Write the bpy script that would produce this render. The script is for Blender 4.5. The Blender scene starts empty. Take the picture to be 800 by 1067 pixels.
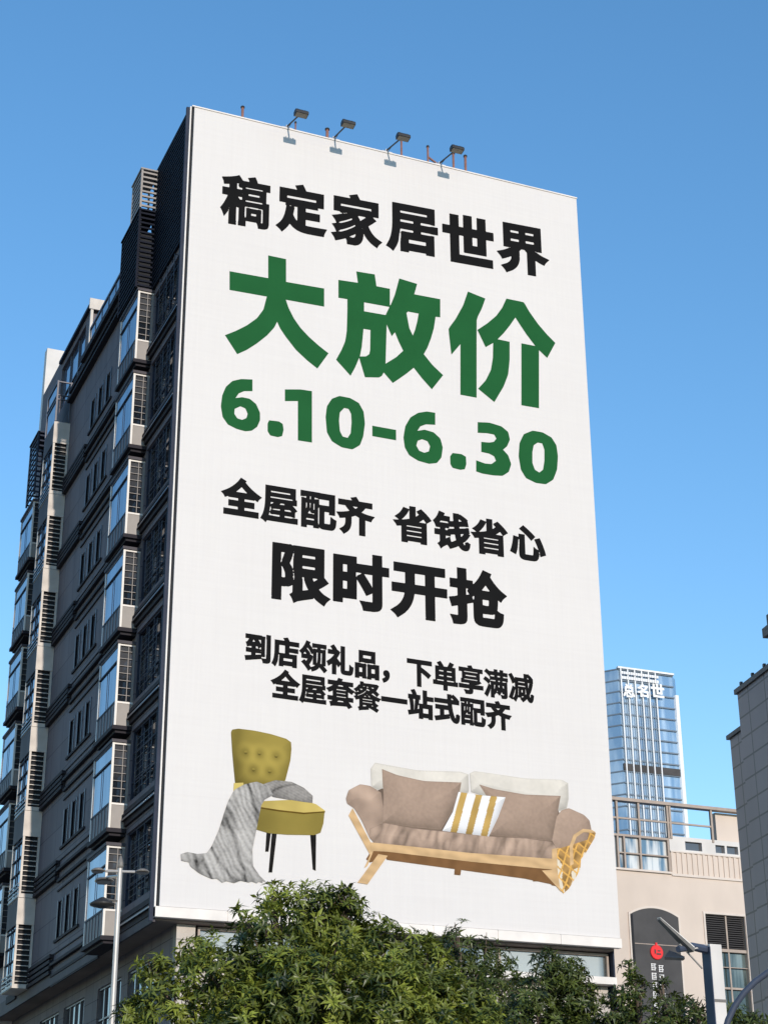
import bpy, bmesh, math, random
import numpy as np
from mathutils import Vector, Matrix, noise

R = math.radians
scn = bpy.context.scene
COL = scn.collection

# ------------------------------------------------------------------ camera
CAM = Vector((-13.59, -49.063, 1.6))
YAW, PITCH, ROLL = R(22.92444), R(23.45843), R(-0.40955)
FPX = 1826.2                                   # focal length in pixels of the 800 x 1067 photograph
def cam_axes():
    cy, sy, cp, sp = math.cos(YAW), math.sin(YAW), math.cos(PITCH), math.sin(PITCH)
    f = Vector((sy*cp, cy*cp, sp)); r = Vector((cy, -sy, 0)); u = r.cross(f)
    c, s = math.cos(ROLL), math.sin(ROLL)
    return c*r + s*u, -s*r + c*u, f
AX, AY, AF = cam_axes()
cd = bpy.data.cameras.new('camera'); cam = bpy.data.objects.new('camera', cd); COL.objects.link(cam)
cam.matrix_world = Matrix(((AX.x, AY.x, -AF.x, CAM.x), (AX.y, AY.y, -AF.y, CAM.y), (AX.z, AY.z, -AF.z, CAM.z), (0, 0, 0, 1)))
cd.sensor_fit = 'VERTICAL'; cd.sensor_height = 24.0; cd.lens = FPX/1067*24.0
cd.clip_start = 0.1; cd.clip_end = 6000
scn.camera = cam

# ------------------------------------------------------------------ sky, sun, exposure
SUN_EL, SUN_AZ = R(15.0), R(-1.0)              # low sun straight onto the billboard, just grazing along the left side
w = bpy.data.worlds.new('World'); scn.world = w; w.use_nodes = True
nt = w.node_tree; nt.nodes.clear()
sky = nt.nodes.new('ShaderNodeTexSky'); sky.sky_type = 'NISHITA'; sky.sun_disc = False
sky.sun_elevation = SUN_EL; sky.sun_rotation = R(180) - SUN_AZ
sky.air_density = 1.0; sky.dust_density = 0.0; sky.ozone_density = 2.0; sky.altitude = 0
bg = nt.nodes.new('ShaderNodeBackground'); bg.inputs['Strength'].default_value = 0.15
wo = nt.nodes.new('ShaderNodeOutputWorld')
hsv = nt.nodes.new('ShaderNodeHueSaturation'); hsv.inputs['Saturation'].default_value = 1.28; hsv.inputs['Hue'].default_value = .504; hsv.inputs['Value'].default_value = 1.29
nt.links.new(sky.outputs[0], hsv.inputs['Color']); gm = nt.nodes.new('ShaderNodeGamma'); gm.inputs[1].default_value = .85
nt.links.new(hsv.outputs[0], gm.inputs[0]); nt.links.new(gm.outputs[0], bg.inputs[0]); nt.links.new(bg.outputs[0], wo.inputs[0])
sd = bpy.data.lights.new('sun', 'SUN'); sun = bpy.data.objects.new('sun', sd); COL.objects.link(sun)
sd.energy = 2.35; sd.angle = R(0.5); sd.color = (1.0, 0.91, 0.82)
to_sun = Vector((math.sin(SUN_AZ)*math.cos(SUN_EL), -math.cos(SUN_AZ)*math.cos(SUN_EL), math.sin(SUN_EL)))
sun.rotation_euler = to_sun.to_track_quat('Z', 'Y').to_euler(); sun.location = (-10, -60, 60)
vs = scn.view_settings
vs.view_transform = 'Standard'; vs.look = 'None'; vs.gamma = 1; vs.use_curve_mapping = False; vs.exposure = 0.65

# ------------------------------------------------------------------ helpers
def ray(px, py): return AF + AX*((px-400)/FPX) - AY*((py-533.5)/FPX)
def on_y(px, py, y=0.0):
    d = ray(px, py); return CAM + d*((y-CAM.y)/d.y)
def on_x(px, py, x=0.0):
    d = ray(px, py); return CAM + d*((x-CAM.x)/d.x)
def on_dist(px, py, D):
    d = ray(px, py); return CAM + d*(D/math.hypot(d.x, d.y))

class MB:
    def __init__(s): s.v = []; s.f = []; s.c = []
    def quad(s, a, b, c, d):
        n = len(s.v); s.v += [tuple(a), tuple(b), tuple(c), tuple(d)]; s.f.append((n, n+1, n+2, n+3)); return s
    def poly(s, pts):
        n = len(s.v); s.v += [tuple(p) for p in pts]; s.f.append(tuple(range(n, n+len(pts)))); return s
    def box(s, x0, x1, y0, y1, z0, z1):
        if x0 > x1: x0, x1 = x1, x0
        if y0 > y1: y0, y1 = y1, y0
        if z0 > z1: z0, z1 = z1, z0
        n = len(s.v)
        s.v += [(x0,y0,z0),(x1,y0,z0),(x1,y1,z0),(x0,y1,z0),(x0,y0,z1),(x1,y0,z1),(x1,y1,z1),(x0,y1,z1)]
        s.f += [(n+a,n+b,n+c,n+d) for a,b,c,d in ((0,3,2,1),(4,5,6,7),(0,1,5,4),(1,2,6,5),(2,3,7,6),(3,0,4,7))]
        return s
    def prism(s, pts, off):                      # closed outline pts (3D), extruded by vector off
        k = len(pts); n = len(s.v); off = Vector(off)
        s.v += [tuple(p) for p in pts] + [tuple(Vector(p)+off) for p in pts]
        s.f.append(tuple(n+i for i in range(k))[::-1]); s.f.append(tuple(n+k+i for i in range(k)))
        for i in range(k): s.f.append((n+i, n+(i+1) % k, n+k+(i+1) % k, n+k+i))
        return s
    def tube(s, pts, rad, seg=10, cap=True):
        pts = [Vector(p) for p in pts]; rads = rad if isinstance(rad, (list, tuple)) else [rad]*len(pts)
        n0 = len(s.v); side = None
        for i, p in enumerate(pts):
            t = (pts[min(i+1, len(pts)-1)] - pts[max(i-1, 0)]).normalized()
            if side is None:
                side = t.cross(Vector((0, 0, 1)))
                if side.length < .05: side = t.cross(Vector((1, 0, 0)))
            side = (side - t*side.dot(t)).normalized(); up = t.cross(side)
            for k in range(seg):
                a = 2*math.pi*k/seg
                s.v.append(tuple(p + (side*math.cos(a) + up*math.sin(a))*rads[i]))
        for i in range(len(pts)-1):
            for k in range(seg):
                a = n0+i*seg+k; b = n0+i*seg+(k+1) % seg
                s.f.append((a, b, b+seg, a+seg))
        if cap:
            s.f.append(tuple(n0+k for k in range(seg))[::-1]); e = n0+(len(pts)-1)*seg
            s.f.append(tuple(e+k for k in range(seg)))
        return s
    def lathe(s, c, prof, seg=20, axis=Vector((0, 0, 1))):   # prof: (radius, height) list along axis
        c = Vector(c); q = Vector((0, 0, 1)).rotation_difference(axis.normalized()); n0 = len(s.v)
        for r_, h in prof:
            for k in range(seg):
                a = 2*math.pi*k/seg
                s.v.append(tuple(c + q @ Vector((r_*math.cos(a), r_*math.sin(a), h))))
        for i in range(len(prof)-1):
            for k in range(seg):
                a = n0+i*seg+k; b = n0+i*seg+(k+1) % seg
                s.f.append((a, b, b+seg, a+seg))
        s.f.append(tuple(n0+k for k in range(seg))[::-1]); e = n0+(len(prof)-1)*seg
        s.f.append(tuple(e+k for k in range(seg)))
        return s
    def rot(s, ang, c):                          # turn what has been collected about the vertical through c
        ca, sa = math.cos(ang), math.sin(ang)
        s.v = [(c[0]+(x-c[0])*ca-(y-c[1])*sa, c[1]+(x-c[0])*sa+(y-c[1])*ca, z) for x, y, z in s.v]; return s
    def build(s, name, mat, parent=None, smooth=False, dz=0.0):
        me = bpy.data.meshes.new(name)
        o = bpy.data.objects.new(name, me)
        org = Vector((0, 0, 0))
        if parent is not None:
            p = parent
            while p is not None: org = org + p.location; p = p.parent
            o.parent = parent
        me.from_pydata([tuple(Vector(v)-org) for v in s.v], [], s.f); me.update()
        if s.c:
            at = me.color_attributes.new('ink', 'FLOAT_COLOR', 'POINT')
            for i, c in enumerate(s.c): at.data[i].color = (c[0], c[1], c[2], 1)
        if smooth:
            for p_ in me.polygons: p_.use_smooth = True
        me.materials.append(mat); COL.objects.link(o)
        if dz: o.location.z += dz
        return o

def thing(name, label, cat, loc, group=None):
    o = bpy.data.objects.new(name, None); COL.objects.link(o); o.location = loc; o.empty_display_size = .3
    o['label'] = label; o['category'] = cat
    if group: o['group'] = group
    return o
def copy_tree(o, parent=None, loc=None, dz=0.0):
    c = o.copy(); COL.objects.link(c)
    if parent is not None: c.parent = parent
    if loc is not None: c.location = loc
    c.location.z += dz
    for ch in list(o.children): copy_tree(ch, c)
    return c

# ------------------------------------------------------------------ materials
MATS = {}
def mat(name, col, rough=.6, metal=0.0, var=.12, scale=2.0, bump=0.0, spec=.28, stretch=(1, 1, 1), var2=0.0, scale2=.3):
    m = bpy.data.materials.new(name); m.use_nodes = True; n = m.node_tree; b = n.nodes['Principled BSDF']
    tc = n.nodes.new('ShaderNodeTexCoord'); mp = n.nodes.new('ShaderNodeMapping'); mp.inputs['Scale'].default_value = stretch
    n.links.new(tc.outputs['Object'], mp.inputs[0])
    nz = n.nodes.new('ShaderNodeTexNoise'); nz.inputs['Scale'].default_value = scale; nz.inputs['Detail'].default_value = 6
    n.links.new(mp.outputs[0], nz.inputs['Vector'])
    cr = n.nodes.new('ShaderNodeValToRGB')
    cr.color_ramp.elements[0].position = .3; cr.color_ramp.elements[1].position = .7
    cr.color_ramp.elements[0].color = tuple(max(0, c*(1-var)) for c in col)+(1,)
    cr.color_ramp.elements[1].color = tuple(min(1, c*(1+var)) for c in col)+(1,)
    n.links.new(nz.outputs[0], cr.inputs[0])
    out = cr.outputs[0]
    if var2:
        n2 = n.nodes.new('ShaderNodeTexNoise'); n2.inputs['Scale'].default_value = scale2; n2.inputs['Detail'].default_value = 3
        n.links.new(tc.outputs['Object'], n2.inputs['Vector'])
        mr = n.nodes.new('ShaderNodeMapRange'); mr.inputs[1].default_value = .3; mr.inputs[2].default_value = .7
        mr.inputs[3].default_value = 1-var2; mr.inputs[4].default_value = 1+var2*.4
        n.links.new(n2.outputs[0], mr.inputs[0])
        mx = n.nodes.new('ShaderNodeVectorMath'); mx.operation = 'SCALE'
        n.links.new(out, mx.inputs[0]); n.links.new(mr.outputs[0], mx.inputs['Scale']); out = mx.outputs[0]
    n.links.new(out, b.inputs['Base Color'])
    b.inputs['Roughness'].default_value = rough; b.inputs['Metallic'].default_value = metal
    b.inputs['Specular IOR Level'].default_value = spec
    if bump:
        bp = n.nodes.new('ShaderNodeBump'); bp.inputs['Strength'].default_value = bump; bp.inputs['Distance'].default_value = .02
        n.links.new(nz.outputs[0], bp.inputs['Height']); n.links.new(bp.outputs[0], b.inputs['Normal'])
    MATS[name] = m; return m

def glass(name, col, rough=.04, metal=.0, spec=1.0, wob=.06, curtains_or_haze=None, axis=0, cw=3.0):
    m = bpy.data.materials.new(name); m.use_nodes = True; n = m.node_tree; b = n.nodes['Principled BSDF']
    b.inputs['Base Color'].default_value = col+(1,); b.inputs['Roughness'].default_value = rough
    b.inputs['Metallic'].default_value = metal; b.inputs['Specular IOR Level'].default_value = spec
    b.inputs['IOR'].default_value = 1.7
    tc = n.nodes.new('ShaderNodeTexCoord')
    nz = n.nodes.new('ShaderNodeTexNoise'); nz.inputs['Scale'].default_value = .8; nz.inputs['Detail'].default_value = 1
    n.links.new(tc.outputs['Object'], nz.inputs['Vector'])
    bp = n.nodes.new('ShaderNodeBump'); bp.inputs['Strength'].default_value = wob; bp.inputs['Distance'].default_value = .1
    n.links.new(nz.outputs[0], bp.inputs['Height']); n.links.new(bp.outputs[0], b.inputs['Normal'])
    if curtains_or_haze:
        sp = n.nodes.new('ShaderNodeSeparateXYZ'); n.links.new(tc.outputs['Object'], sp.inputs[0])
        cb = n.nodes.new('ShaderNodeCombineXYZ'); n.links.new(sp.outputs[axis], cb.inputs[0])
        fl = n.nodes.new('ShaderNodeMath'); fl.operation = 'MULTIPLY'; fl.inputs[1].default_value = .12
        n.links.new(sp.outputs[2], fl.inputs[0]); n.links.new(fl.outputs[0], cb.inputs[2])
        n3 = n.nodes.new('ShaderNodeTexNoise'); n3.inputs['Scale'].default_value = cw; n3.inputs['Detail'].default_value = 4
        n.links.new(cb.outputs[0], n3.inputs['Vector'])
        cr = n.nodes.new('ShaderNodeValToRGB')
        cr.color_ramp.elements[0].position = .44; cr.color_ramp.elements[0].color = col+(1,)
        cr.color_ramp.elements[1].position = .58; cr.color_ramp.elements[1].color = curtains_or_haze+(1,)
        n.links.new(n3.outputs[0], cr.inputs[0]); n.links.new(cr.outputs[0], b.inputs['Base Color'])
    return m

def panels(name, col, bw, bh, joint=.012, axis='YZ', var=.08, rough=.55, jcol=None, offset=0.0, spec=.5):
    """wall cladding in a running grid of panels bw x bh metres with thin joints"""
    m = bpy.data.materials.new(name); m.use_nodes = True; n = m.node_tree; b = n.nodes['Principled BSDF']
    tc = n.nodes.new('ShaderNodeTexCoord'); sp = n.nodes.new('ShaderNodeSeparateXYZ'); n.links.new(tc.outputs['Object'], sp.inputs[0])
    cb = n.nodes.new('ShaderNodeCombineXYZ')
    n.links.new(sp.outputs['XYZ'.index(axis[0])], cb.inputs[0]); n.links.new(sp.outputs['XYZ'.index(axis[1])], cb.inputs[1])
    br = n.nodes.new('ShaderNodeTexBrick'); br.offset = offset; br.squash = 1
    br.inputs['Scale'].default_value = 1; br.inputs['Brick Width'].default_value = bw; br.inputs['Row Height'].default_value = bh
    br.inputs['Mortar Size'].default_value = joint; br.inputs['Mortar Smooth'].default_value = 0; br.inputs['Bias'].default_value = 0
    br.inputs['Color1'].default_value = tuple(c*(1-var) for c in col)+(1,); br.inputs['Color2'].default_value = tuple(c*(1+var) for c in col)+(1,)
    br.inputs['Mortar'].default_value = (jcol or tuple(c*.35 for c in col))+(1,)
    n.links.new(cb.outputs[0], br.inputs['Vector'])
    nz = n.nodes.new('ShaderNodeTexNoise'); nz.inputs['Scale'].default_value = .9; nz.inputs['Detail'].default_value = 7
    mp = n.nodes.new('ShaderNodeMapping'); mp.inputs['Scale'].default_value = (1.5, 1.5, .35)
    n.links.new(tc.outputs['Object'], mp.inputs[0]); n.links.new(mp.outputs[0], nz.inputs['Vector'])
    mr = n.nodes.new('ShaderNodeMapRange'); mr.inputs[1].default_value = .3; mr.inputs[2].default_value = .75; mr.inputs[3].default_value = .84; mr.inputs[4].default_value = 1.06
    n.links.new(nz.outputs[0], mr.inputs[0])
    mx = n.nodes.new('ShaderNodeVectorMath'); mx.operation = 'SCALE'
    n.links.new(br.outputs['Color'], mx.inputs[0]); n.links.new(mr.outputs[0], mx.inputs['Scale'])
    n.links.new(mx.outputs[0], b.inputs['Base Color']); b.inputs['Roughness'].default_value = rough; b.inputs['Specular IOR Level'].default_value = spec
    return m

def ink_mat():
    m = bpy.data.materials.new('printed_picture_ink'); m.use_nodes = True; n = m.node_tree; b = n.nodes['Principled BSDF']
    a = n.nodes.new('ShaderNodeAttribute'); a.attribute_name = 'ink'
    n.links.new(a.outputs['Color'], b.inputs['Base Color']); b.inputs['Roughness'].default_value = .85; b.inputs['Specular IOR Level'].default_value = .06
    return m

def canvas_mat():
    m = bpy.data.materials.new('white_banner_vinyl'); m.use_nodes = True; n = m.node_tree; b = n.nodes['Principled BSDF']
    tc = n.nodes.new('ShaderNodeTexCoord')
    def nz(sc, scale, det):
        mp = n.nodes.new('ShaderNodeMapping'); mp.inputs['Scale'].default_value = sc
        n.links.new(tc.outputs['Object'], mp.inputs[0])
        t = n.nodes.new('ShaderNodeTexNoise'); t.inputs['Scale'].default_value = scale; t.inputs['Detail'].default_value = det
        n.links.new(mp.outputs[0], t.inputs['Vector']); return t.outputs[0]
    a = nz((6, 1, .25), 1.6, 5); c = nz((.2, 1, 6), 1.6, 5); d = nz((1, 1, 1), .25, 4)
    ad = n.nodes.new('ShaderNodeMath'); ad.operation = 'ADD'; n.links.new(a, ad.inputs[0]); n.links.new(c, ad.inputs[1])
    ae = n.nodes.new('ShaderNodeMath'); ae.operation = 'ADD'; n.links.new(ad.outputs[0], ae.inputs[0]); n.links.new(d, ae.inputs[1])
    mr = n.nodes.new('ShaderNodeMapRange'); mr.inputs[1].default_value = 1.1; mr.inputs[2].default_value = 1.9
    n.links.new(ae.outputs[0], mr.inputs[0])
    cr = n.nodes.new('ShaderNodeValToRGB')
    cr.color_ramp.elements[0].color = (.612, .572, .540, 1); cr.color_ramp.elements[1].color = (.645, .605, .572, 1)
    n.links.new(mr.outputs[0], cr.inputs[0])
    # strips of the banner cloth: thin welded seams every 1.5 m, across every 3.3 m
    sp = n.nodes.new('ShaderNodeSeparateXYZ'); n.links.new(tc.outputs['Object'], sp.inputs[0])
    cb = n.nodes.new('ShaderNodeCombineXYZ'); n.links.new(sp.outputs[0], cb.inputs[0]); n.links.new(sp.outputs[2], cb.inputs[1])
    br = n.nodes.new('ShaderNodeTexBrick'); br.offset = 0; br.inputs['Scale'].default_value = 1
    br.inputs['Brick Width'].default_value = 1.52; br.inputs['Row Height'].default_value = 3.31
    br.inputs['Mortar Size'].default_value = .011; br.inputs['Mortar Smooth'].default_value = 1
    br.inputs['Color1'].default_value = (1, 1, 1, 1); br.inputs['Color2'].default_value = (.993, .993, .993, 1); br.inputs['Mortar'].default_value = (.972, .968, .964, 1)
    n.links.new(cb.outputs[0], br.inputs['Vector'])
    mx = n.nodes.new('ShaderNodeMix'); mx.data_type = 'RGBA'; mx.blend_type = 'MULTIPLY'; mx.inputs[0].default_value = 1
    n.links.new(cr.outputs[0], mx.inputs[6]); n.links.new(br.outputs['Color'], mx.inputs[7]); n.links.new(mx.outputs[2], b.inputs['Base Color'])
    bp = n.nodes.new('ShaderNodeBump'); bp.inputs['Strength'].default_value = .12; bp.inputs['Distance'].default_value = .03
    n.links.new(ad.outputs[0], bp.inputs['Height']); n.links.new(bp.outputs[0], b.inputs['Normal'])
    b.inputs['Roughness'].default_value = .7; b.inputs['Specular IOR Level'].default_value = .25
    return m

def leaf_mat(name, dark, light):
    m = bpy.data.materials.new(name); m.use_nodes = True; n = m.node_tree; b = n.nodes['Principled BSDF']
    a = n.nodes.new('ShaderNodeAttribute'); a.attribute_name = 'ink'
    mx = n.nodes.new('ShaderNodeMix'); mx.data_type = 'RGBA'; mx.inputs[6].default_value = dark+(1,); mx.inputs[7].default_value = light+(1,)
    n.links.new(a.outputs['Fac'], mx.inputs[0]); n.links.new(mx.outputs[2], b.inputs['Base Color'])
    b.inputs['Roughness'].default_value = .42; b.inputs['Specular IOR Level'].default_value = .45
    tr = n.nodes.new('ShaderNodeBsdfTranslucent'); n.links.new(mx.outputs[2], tr.inputs[0])
    ms = n.nodes.new('ShaderNodeMixShader'); ms.inputs[0].default_value = .22
    o = n.nodes['Material Output']; n.links.new(b.outputs[0], ms.inputs[1]); n.links.new(tr.outputs[0], ms.inputs[2]); n.links.new(ms.outputs[0], o.inputs[0])
    return m

M = dict(
    banner=canvas_mat(), ink=ink_mat(),
    black=mat('black_print', (.0085, .008, .008), .8, var=.15, scale=.8, spec=.06),
    green=mat('green_print', (.0145, .092, .028), .8, var=.06, scale=.8, spec=.06),
    white_trim=mat('cream_aluminium_trim', (.72, .66, .60), .45, var=.06, scale=1.5, var2=.1, scale2=1.2),
    frame_dark=mat('dark_blue_grey_frame', (.030, .036, .056), .6, var=.15, scale=2, spec=.12),
    wall=panels('grey_cladding', (.150, .132, .144), 1.65, 1.1, .014, 'YZ', var=.07, rough=.65, spec=.10),
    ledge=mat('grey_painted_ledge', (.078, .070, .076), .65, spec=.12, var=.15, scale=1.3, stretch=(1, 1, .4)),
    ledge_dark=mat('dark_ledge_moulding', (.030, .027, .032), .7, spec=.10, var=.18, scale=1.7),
    mullion=mat('grey_aluminium', (.110, .108, .120), .4, metal=.3, var=.1, scale=3),
    cream=mat('cream_metal_panel', (.60, .53, .46), .45, var=.1, scale=1.5, var2=.22, scale2=1.1),
    spandrel=mat('grey_spandrel_panel', (.30, .27, .245), .5, var=.1, scale=1.5),
    bar=mat('dark_steel_bar', (.06, .065, .08), .5, var=.15, scale=3),
    post_white=mat('pale_corner_post', (.74, .69, .63), .4, var=.06, scale=1.5, var2=.1, scale2=1),
    pane=glass('blue_tinted_glass', (.045, .075, .13), metal=.3, curtains_or_haze=(.13, .17, .25), axis=1, cw=2.4),
    pane_dark=glass('dark_window_glass', (.012, .015, .020), spec=.6, curtains_or_haze=(.10, .10, .105), axis=1, cw=2.2),
    pane_shop=glass('shop_window_glass', (.05, .06, .065), spec=.9, curtains_or_haze=(.36, .36, .33), axis=0, cw=.5),
    dark=mat('dark_void_board', (.018, .019, .022), .8, var=.2, scale=2),
    louvre=mat('dark_louvre_blade', (.013, .015, .024), .7, spec=.08, var=.2, scale=1.5),
    soffit=mat('grey_soffit', (.20, .155, .13), .75, var=.1, scale=.8, var2=.15, scale2=.4),
    podium=panels('podium_stone', (.165, .145, .142), 1.0, .62, .012, 'YZ', var=.05, rough=.7, spec=.1),
    shop_panel=panels('beige_stone', (.47, .41, .35), 1.35, .55, .012, 'XZ', var=.05),
    lamp_black=mat('black_lamp_housing', (.03, .028, .026), .45, var=.25, scale=8),
    lamp_glass=mat('lamp_lens', (.30, .27, .21), .25, var=.1, scale=6),
    plate=mat('grey_base_plate', (.45, .47, .52), .5, var=.1, scale=5),
    rust=mat('red_oxide_post', (.24, .115, .09), .7, var=.3, scale=9),
    mall=mat('pinkish_cream_render', (.60, .505, .43), .8, var=.04, scale=1.3, var2=.1, scale2=.25, stretch=(1, 1, .5)),
    mall_trim=mat('pale_cream_trim', (.60, .52, .455), .6, var=.06, scale=2),
    mall_white=mat('white_parapet', (.62, .585, .55), .6, var=.05, scale=1.5, var2=.08, scale2=1),
    mall_frame=mat('brown_grey_steel', (.36, .29, .24), .5, var=.12, scale=3),
    mall_glass=glass('mall_window_glass', (.10, .17, .24), spec=.8, curtains_or_haze=(.62, .62, .60), axis=0, cw=2.4),
    mall_blind=glass('mall_lower_glass', (.035, .05, .05), spec=.6, curtains_or_haze=(.26, .32, .31), axis=0, cw=1.2),
    sign_dark=mat('charcoal_sign_board', (.058, .055, .055), .6, var=.1, scale=2, var2=.2, scale2=.8),
    red=mat('red_emblem', (.72, .028, .030), .4, var=.05, scale=3),
    sign_white=mat('white_sign_letter', (.78, .76, .74), .5, var=.04, scale=3),
    tower_glass=glass('tower_blue_glass', (.18, .29, .43), metal=.2, rough=.12, curtains_or_haze=(.42, .53, .64), axis=0, cw=.22),  # pale streaks are distance haze and light streaks put into the glass colour
    tower_white=mat('white_tower_fin', (.70, .70, .71), .5, var=.05, scale=.2),
    tower_mid=mat('pale_blue_glazing_bar', (.36, .44, .52), .5, var=.05, scale=.2),
    tower_dark=mat('dark_tower_band', (.05, .045, .045), .6, var=.3, scale=.2),
    tower_line=mat('tower_floor_line', (.14, .18, .23), .5, var=.1, scale=.2),
    tile=panels('dark_grey_tile', (.175, .140, .148), .80, .42, .018, 'XZ', var=.07, rough=.4, jcol=(.012, .012, .014)),
    tile_trim=mat('dark_coping', (.07, .068, .07), .5, var=.2, scale=3),
    steel=mat('galvanised_pole', (.46, .43, .40), .4, metal=.25, var=.1, scale=4, var2=.15, scale2=1.2, stretch=(1, 1, .3)),
    steel_white=mat('white_painted_pole', (.62, .58, .54), .45, var=.06, scale=4, var2=.12, scale2=1.5, stretch=(1, 1, .3)),
    blue_steel=mat('dark_blue_steel', (.060, .072, .105), .4, var=.15, scale=4),
    lens_grey=mat('lamp_diffuser', (.25, .23, .21), .3, var=.15, scale=9),
    lamp_grey=mat('grey_lamp_housing', (.16, .145, .13), .4, var=.2, scale=9),
    bark=mat('brown_bark', (.10, .075, .055), .9, var=.35, scale=7, bump=.6, stretch=(1, 1, .25)),
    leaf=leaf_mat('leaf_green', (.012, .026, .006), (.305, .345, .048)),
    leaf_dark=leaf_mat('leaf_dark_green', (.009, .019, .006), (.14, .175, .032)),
    ground=mat('ground_earth', (.17, .16, .14), .95, var=.15, scale=.2),
    asphalt=mat('asphalt', (.05, .05, .052), .9, var=.2, scale=3, bump=.3),
    paving=panels('paving_slab', (.30, .29, .27), .6, .6, .008, 'XY', var=.08, rough=.85),
    kerb=mat('kerb_stone', (.34, .33, .31), .85, var=.12, scale=2),
    paint=mat('road_paint', (.72, .72, .70), .7, var=.1, scale=3),
)

# ------------------------------------------------------------------ ground, road, pavement
def structure(o): o['kind'] = 'structure'; return o
structure(MB().poly([(-1800, -1800, 0), (1800, -1800, 0), (1800, 1800, 0), (-1800, 1800, 0)]).build('ground', M['ground']))
structure(MB().poly([(-300, -47, .004), (300, -47, .004), (300, -34, .004), (-300, -34, .004)]).build('road', M['asphalt']))
mk = MB()
for i in range(-40, 40): mk.poly([(i*7, -40.6, .008), (i*7+3, -40.6, .008), (i*7+3, -40.45, .008), (i*7, -40.45, .008)])
structure(mk.build('road_marking', M['paint']))
structure(MB().box(-300, 300, -33.85, -.2, -.3, .12).build('pavement', M['paving']))
structure(MB().box(-300, 300, -60, -47.15, -.3, .12).build('near_pavement', M['paving']))
structure(MB().box(-300, 300, -34, -33.85, -.3, .14).box(-300, 300, -47.15, -47, -.3, .14).build('kerb', M['kerb']))

# ------------------------------------------------------------------ the building that carries the billboard
BZ = 11.25            # height of the billboard's bottom edge
BW, BH = 15.16, 27.72
bld = thing('billboard_building', 'tall grey block with stacked bay windows, carrying the giant white billboard', 'building', (7.5, 14, 0))
FL = [.18+3.3*k for k in range(7)]

def wall_open(mb, x0, x1, u0, u1, h0, h1, rects):
    """wall slab with rectangular openings (u0,u1,h0,h1)"""
    rects = [r for r in rects if r[0] >= u0-1e-6 and r[1] <= u1+1e-6]
    hs = sorted(set([h0, h1]+[r[2] for r in rects]+[r[3] for r in rects])); hs = [h for h in hs if h0 <= h <= h1]
    for a, b in zip(hs, hs[1:]):
        if b-a < 1e-4: continue
        mid = (a+b)/2; cuts = sorted((r[0], r[1]) for r in rects if r[2] < mid < r[3])
        cur = u0
        for c0, c1 in cuts:
            if c0 > cur+1e-4: mb.box(x0, x1, cur, c0, BZ+a, BZ+b)
            cur = max(cur, c1)
        if u1 > cur+1e-4: mb.box(x0, x1, cur, u1, BZ+a, BZ+b)

NW = [(9.75, 10.35), (10.95, 11.55), (12.15, 12.75)]                 # narrow windows
rects = []
for k, F in enumerate(FL):
    rects.append((.45, 3.75, F+.42, F+2.72 if k < 6 else F+2.2))     # deep dark window by the corner
    for a, b in NW: rects.append((a, b, F+.95, F+2.25))
    if k < 6: rects.append((19.0, 20.1, F+.5, F+2.2))
rects.append((14.9, 19.3, 24.75, 26.9))                             # roof storey window band
wl = MB()
wall_open(wl, 0, .32, .14, 14.2, -.2, 24.6, rects)
wall_open(wl, 0, .32, 14.2, 23.2, -.2, 27.5, rects)
wl.box(.32, 1.4, 14.2, 14.5, BZ+24.6, BZ+27.2)                       # front return of the roof storey
wl.box(.9, 15.0, .5, 23, BZ-.2, BZ+22.3)                            # core behind the openings
wl.box(.9, 15.0, .5, 5.0, BZ+22.3, BZ+27.5)
wl.box(1.9, 15.0, 5.0, 14.2, BZ+22.3, BZ+24.8)
wl.box(1.4, 15.0, 14.2, 23, BZ+22.3, BZ+27.2)
wl.build('wall', M['wall'], bld)

# ---- the dark window by the corner, one per floor
def corner_window(k):
    F = BZ+FL[k]; top = F+2.72 if k < 6 else F+2.2
    fr = MB()
    for u in (.45, 1.05, 1.9, 2.75, 3.69): fr.box(.06, .14, u, u+.06, F+.42, top)
    for h in (F+.42, F+1.0, F+1.95, top-.06): fr.box(.065, .135, .45, 3.75, h, h+.05)
    f = fr.build('window', M['frame_dark'], bld)
    MB().quad((.2, .45, F+.42), (.2, .45, top), (.2, 3.75, top), (.2, 3.75, F+.42)).build('pane', M['pane_dark'], f)
    g = MB()                                                            # security bars over the near lights
    for i in range(9): g.box(-.10, -.088, .95, 2.75, F+.55+i*.2, F+.560+i*.2)
    for i in range(3): g.box(-.11, -.085, .95+i*.9-.012, .95+i*.9+.012, F+.5, F+2.3)
    for u in (.95, 2.74): g.box(-.10, .06, u-.012, u+.012, F+.5, F+.525).box(-.10, .06, u-.012, u+.012, F+2.27, F+2.295)
    g.build('security_bars', M['bar'], f)
    return f
for k in range(7): corner_window(k)

# ---- stepped ledge per floor between corner and first bay
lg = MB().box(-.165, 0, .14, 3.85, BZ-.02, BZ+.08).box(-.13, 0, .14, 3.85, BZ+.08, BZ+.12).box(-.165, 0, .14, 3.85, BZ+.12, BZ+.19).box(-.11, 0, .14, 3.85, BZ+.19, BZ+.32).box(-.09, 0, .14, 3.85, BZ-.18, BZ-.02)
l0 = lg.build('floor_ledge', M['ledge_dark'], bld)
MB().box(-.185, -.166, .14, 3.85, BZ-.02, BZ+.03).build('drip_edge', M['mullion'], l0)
for k in range(1, 7): copy_tree(l0, bld, dz=FL[k]-FL[0]+.02)

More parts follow.
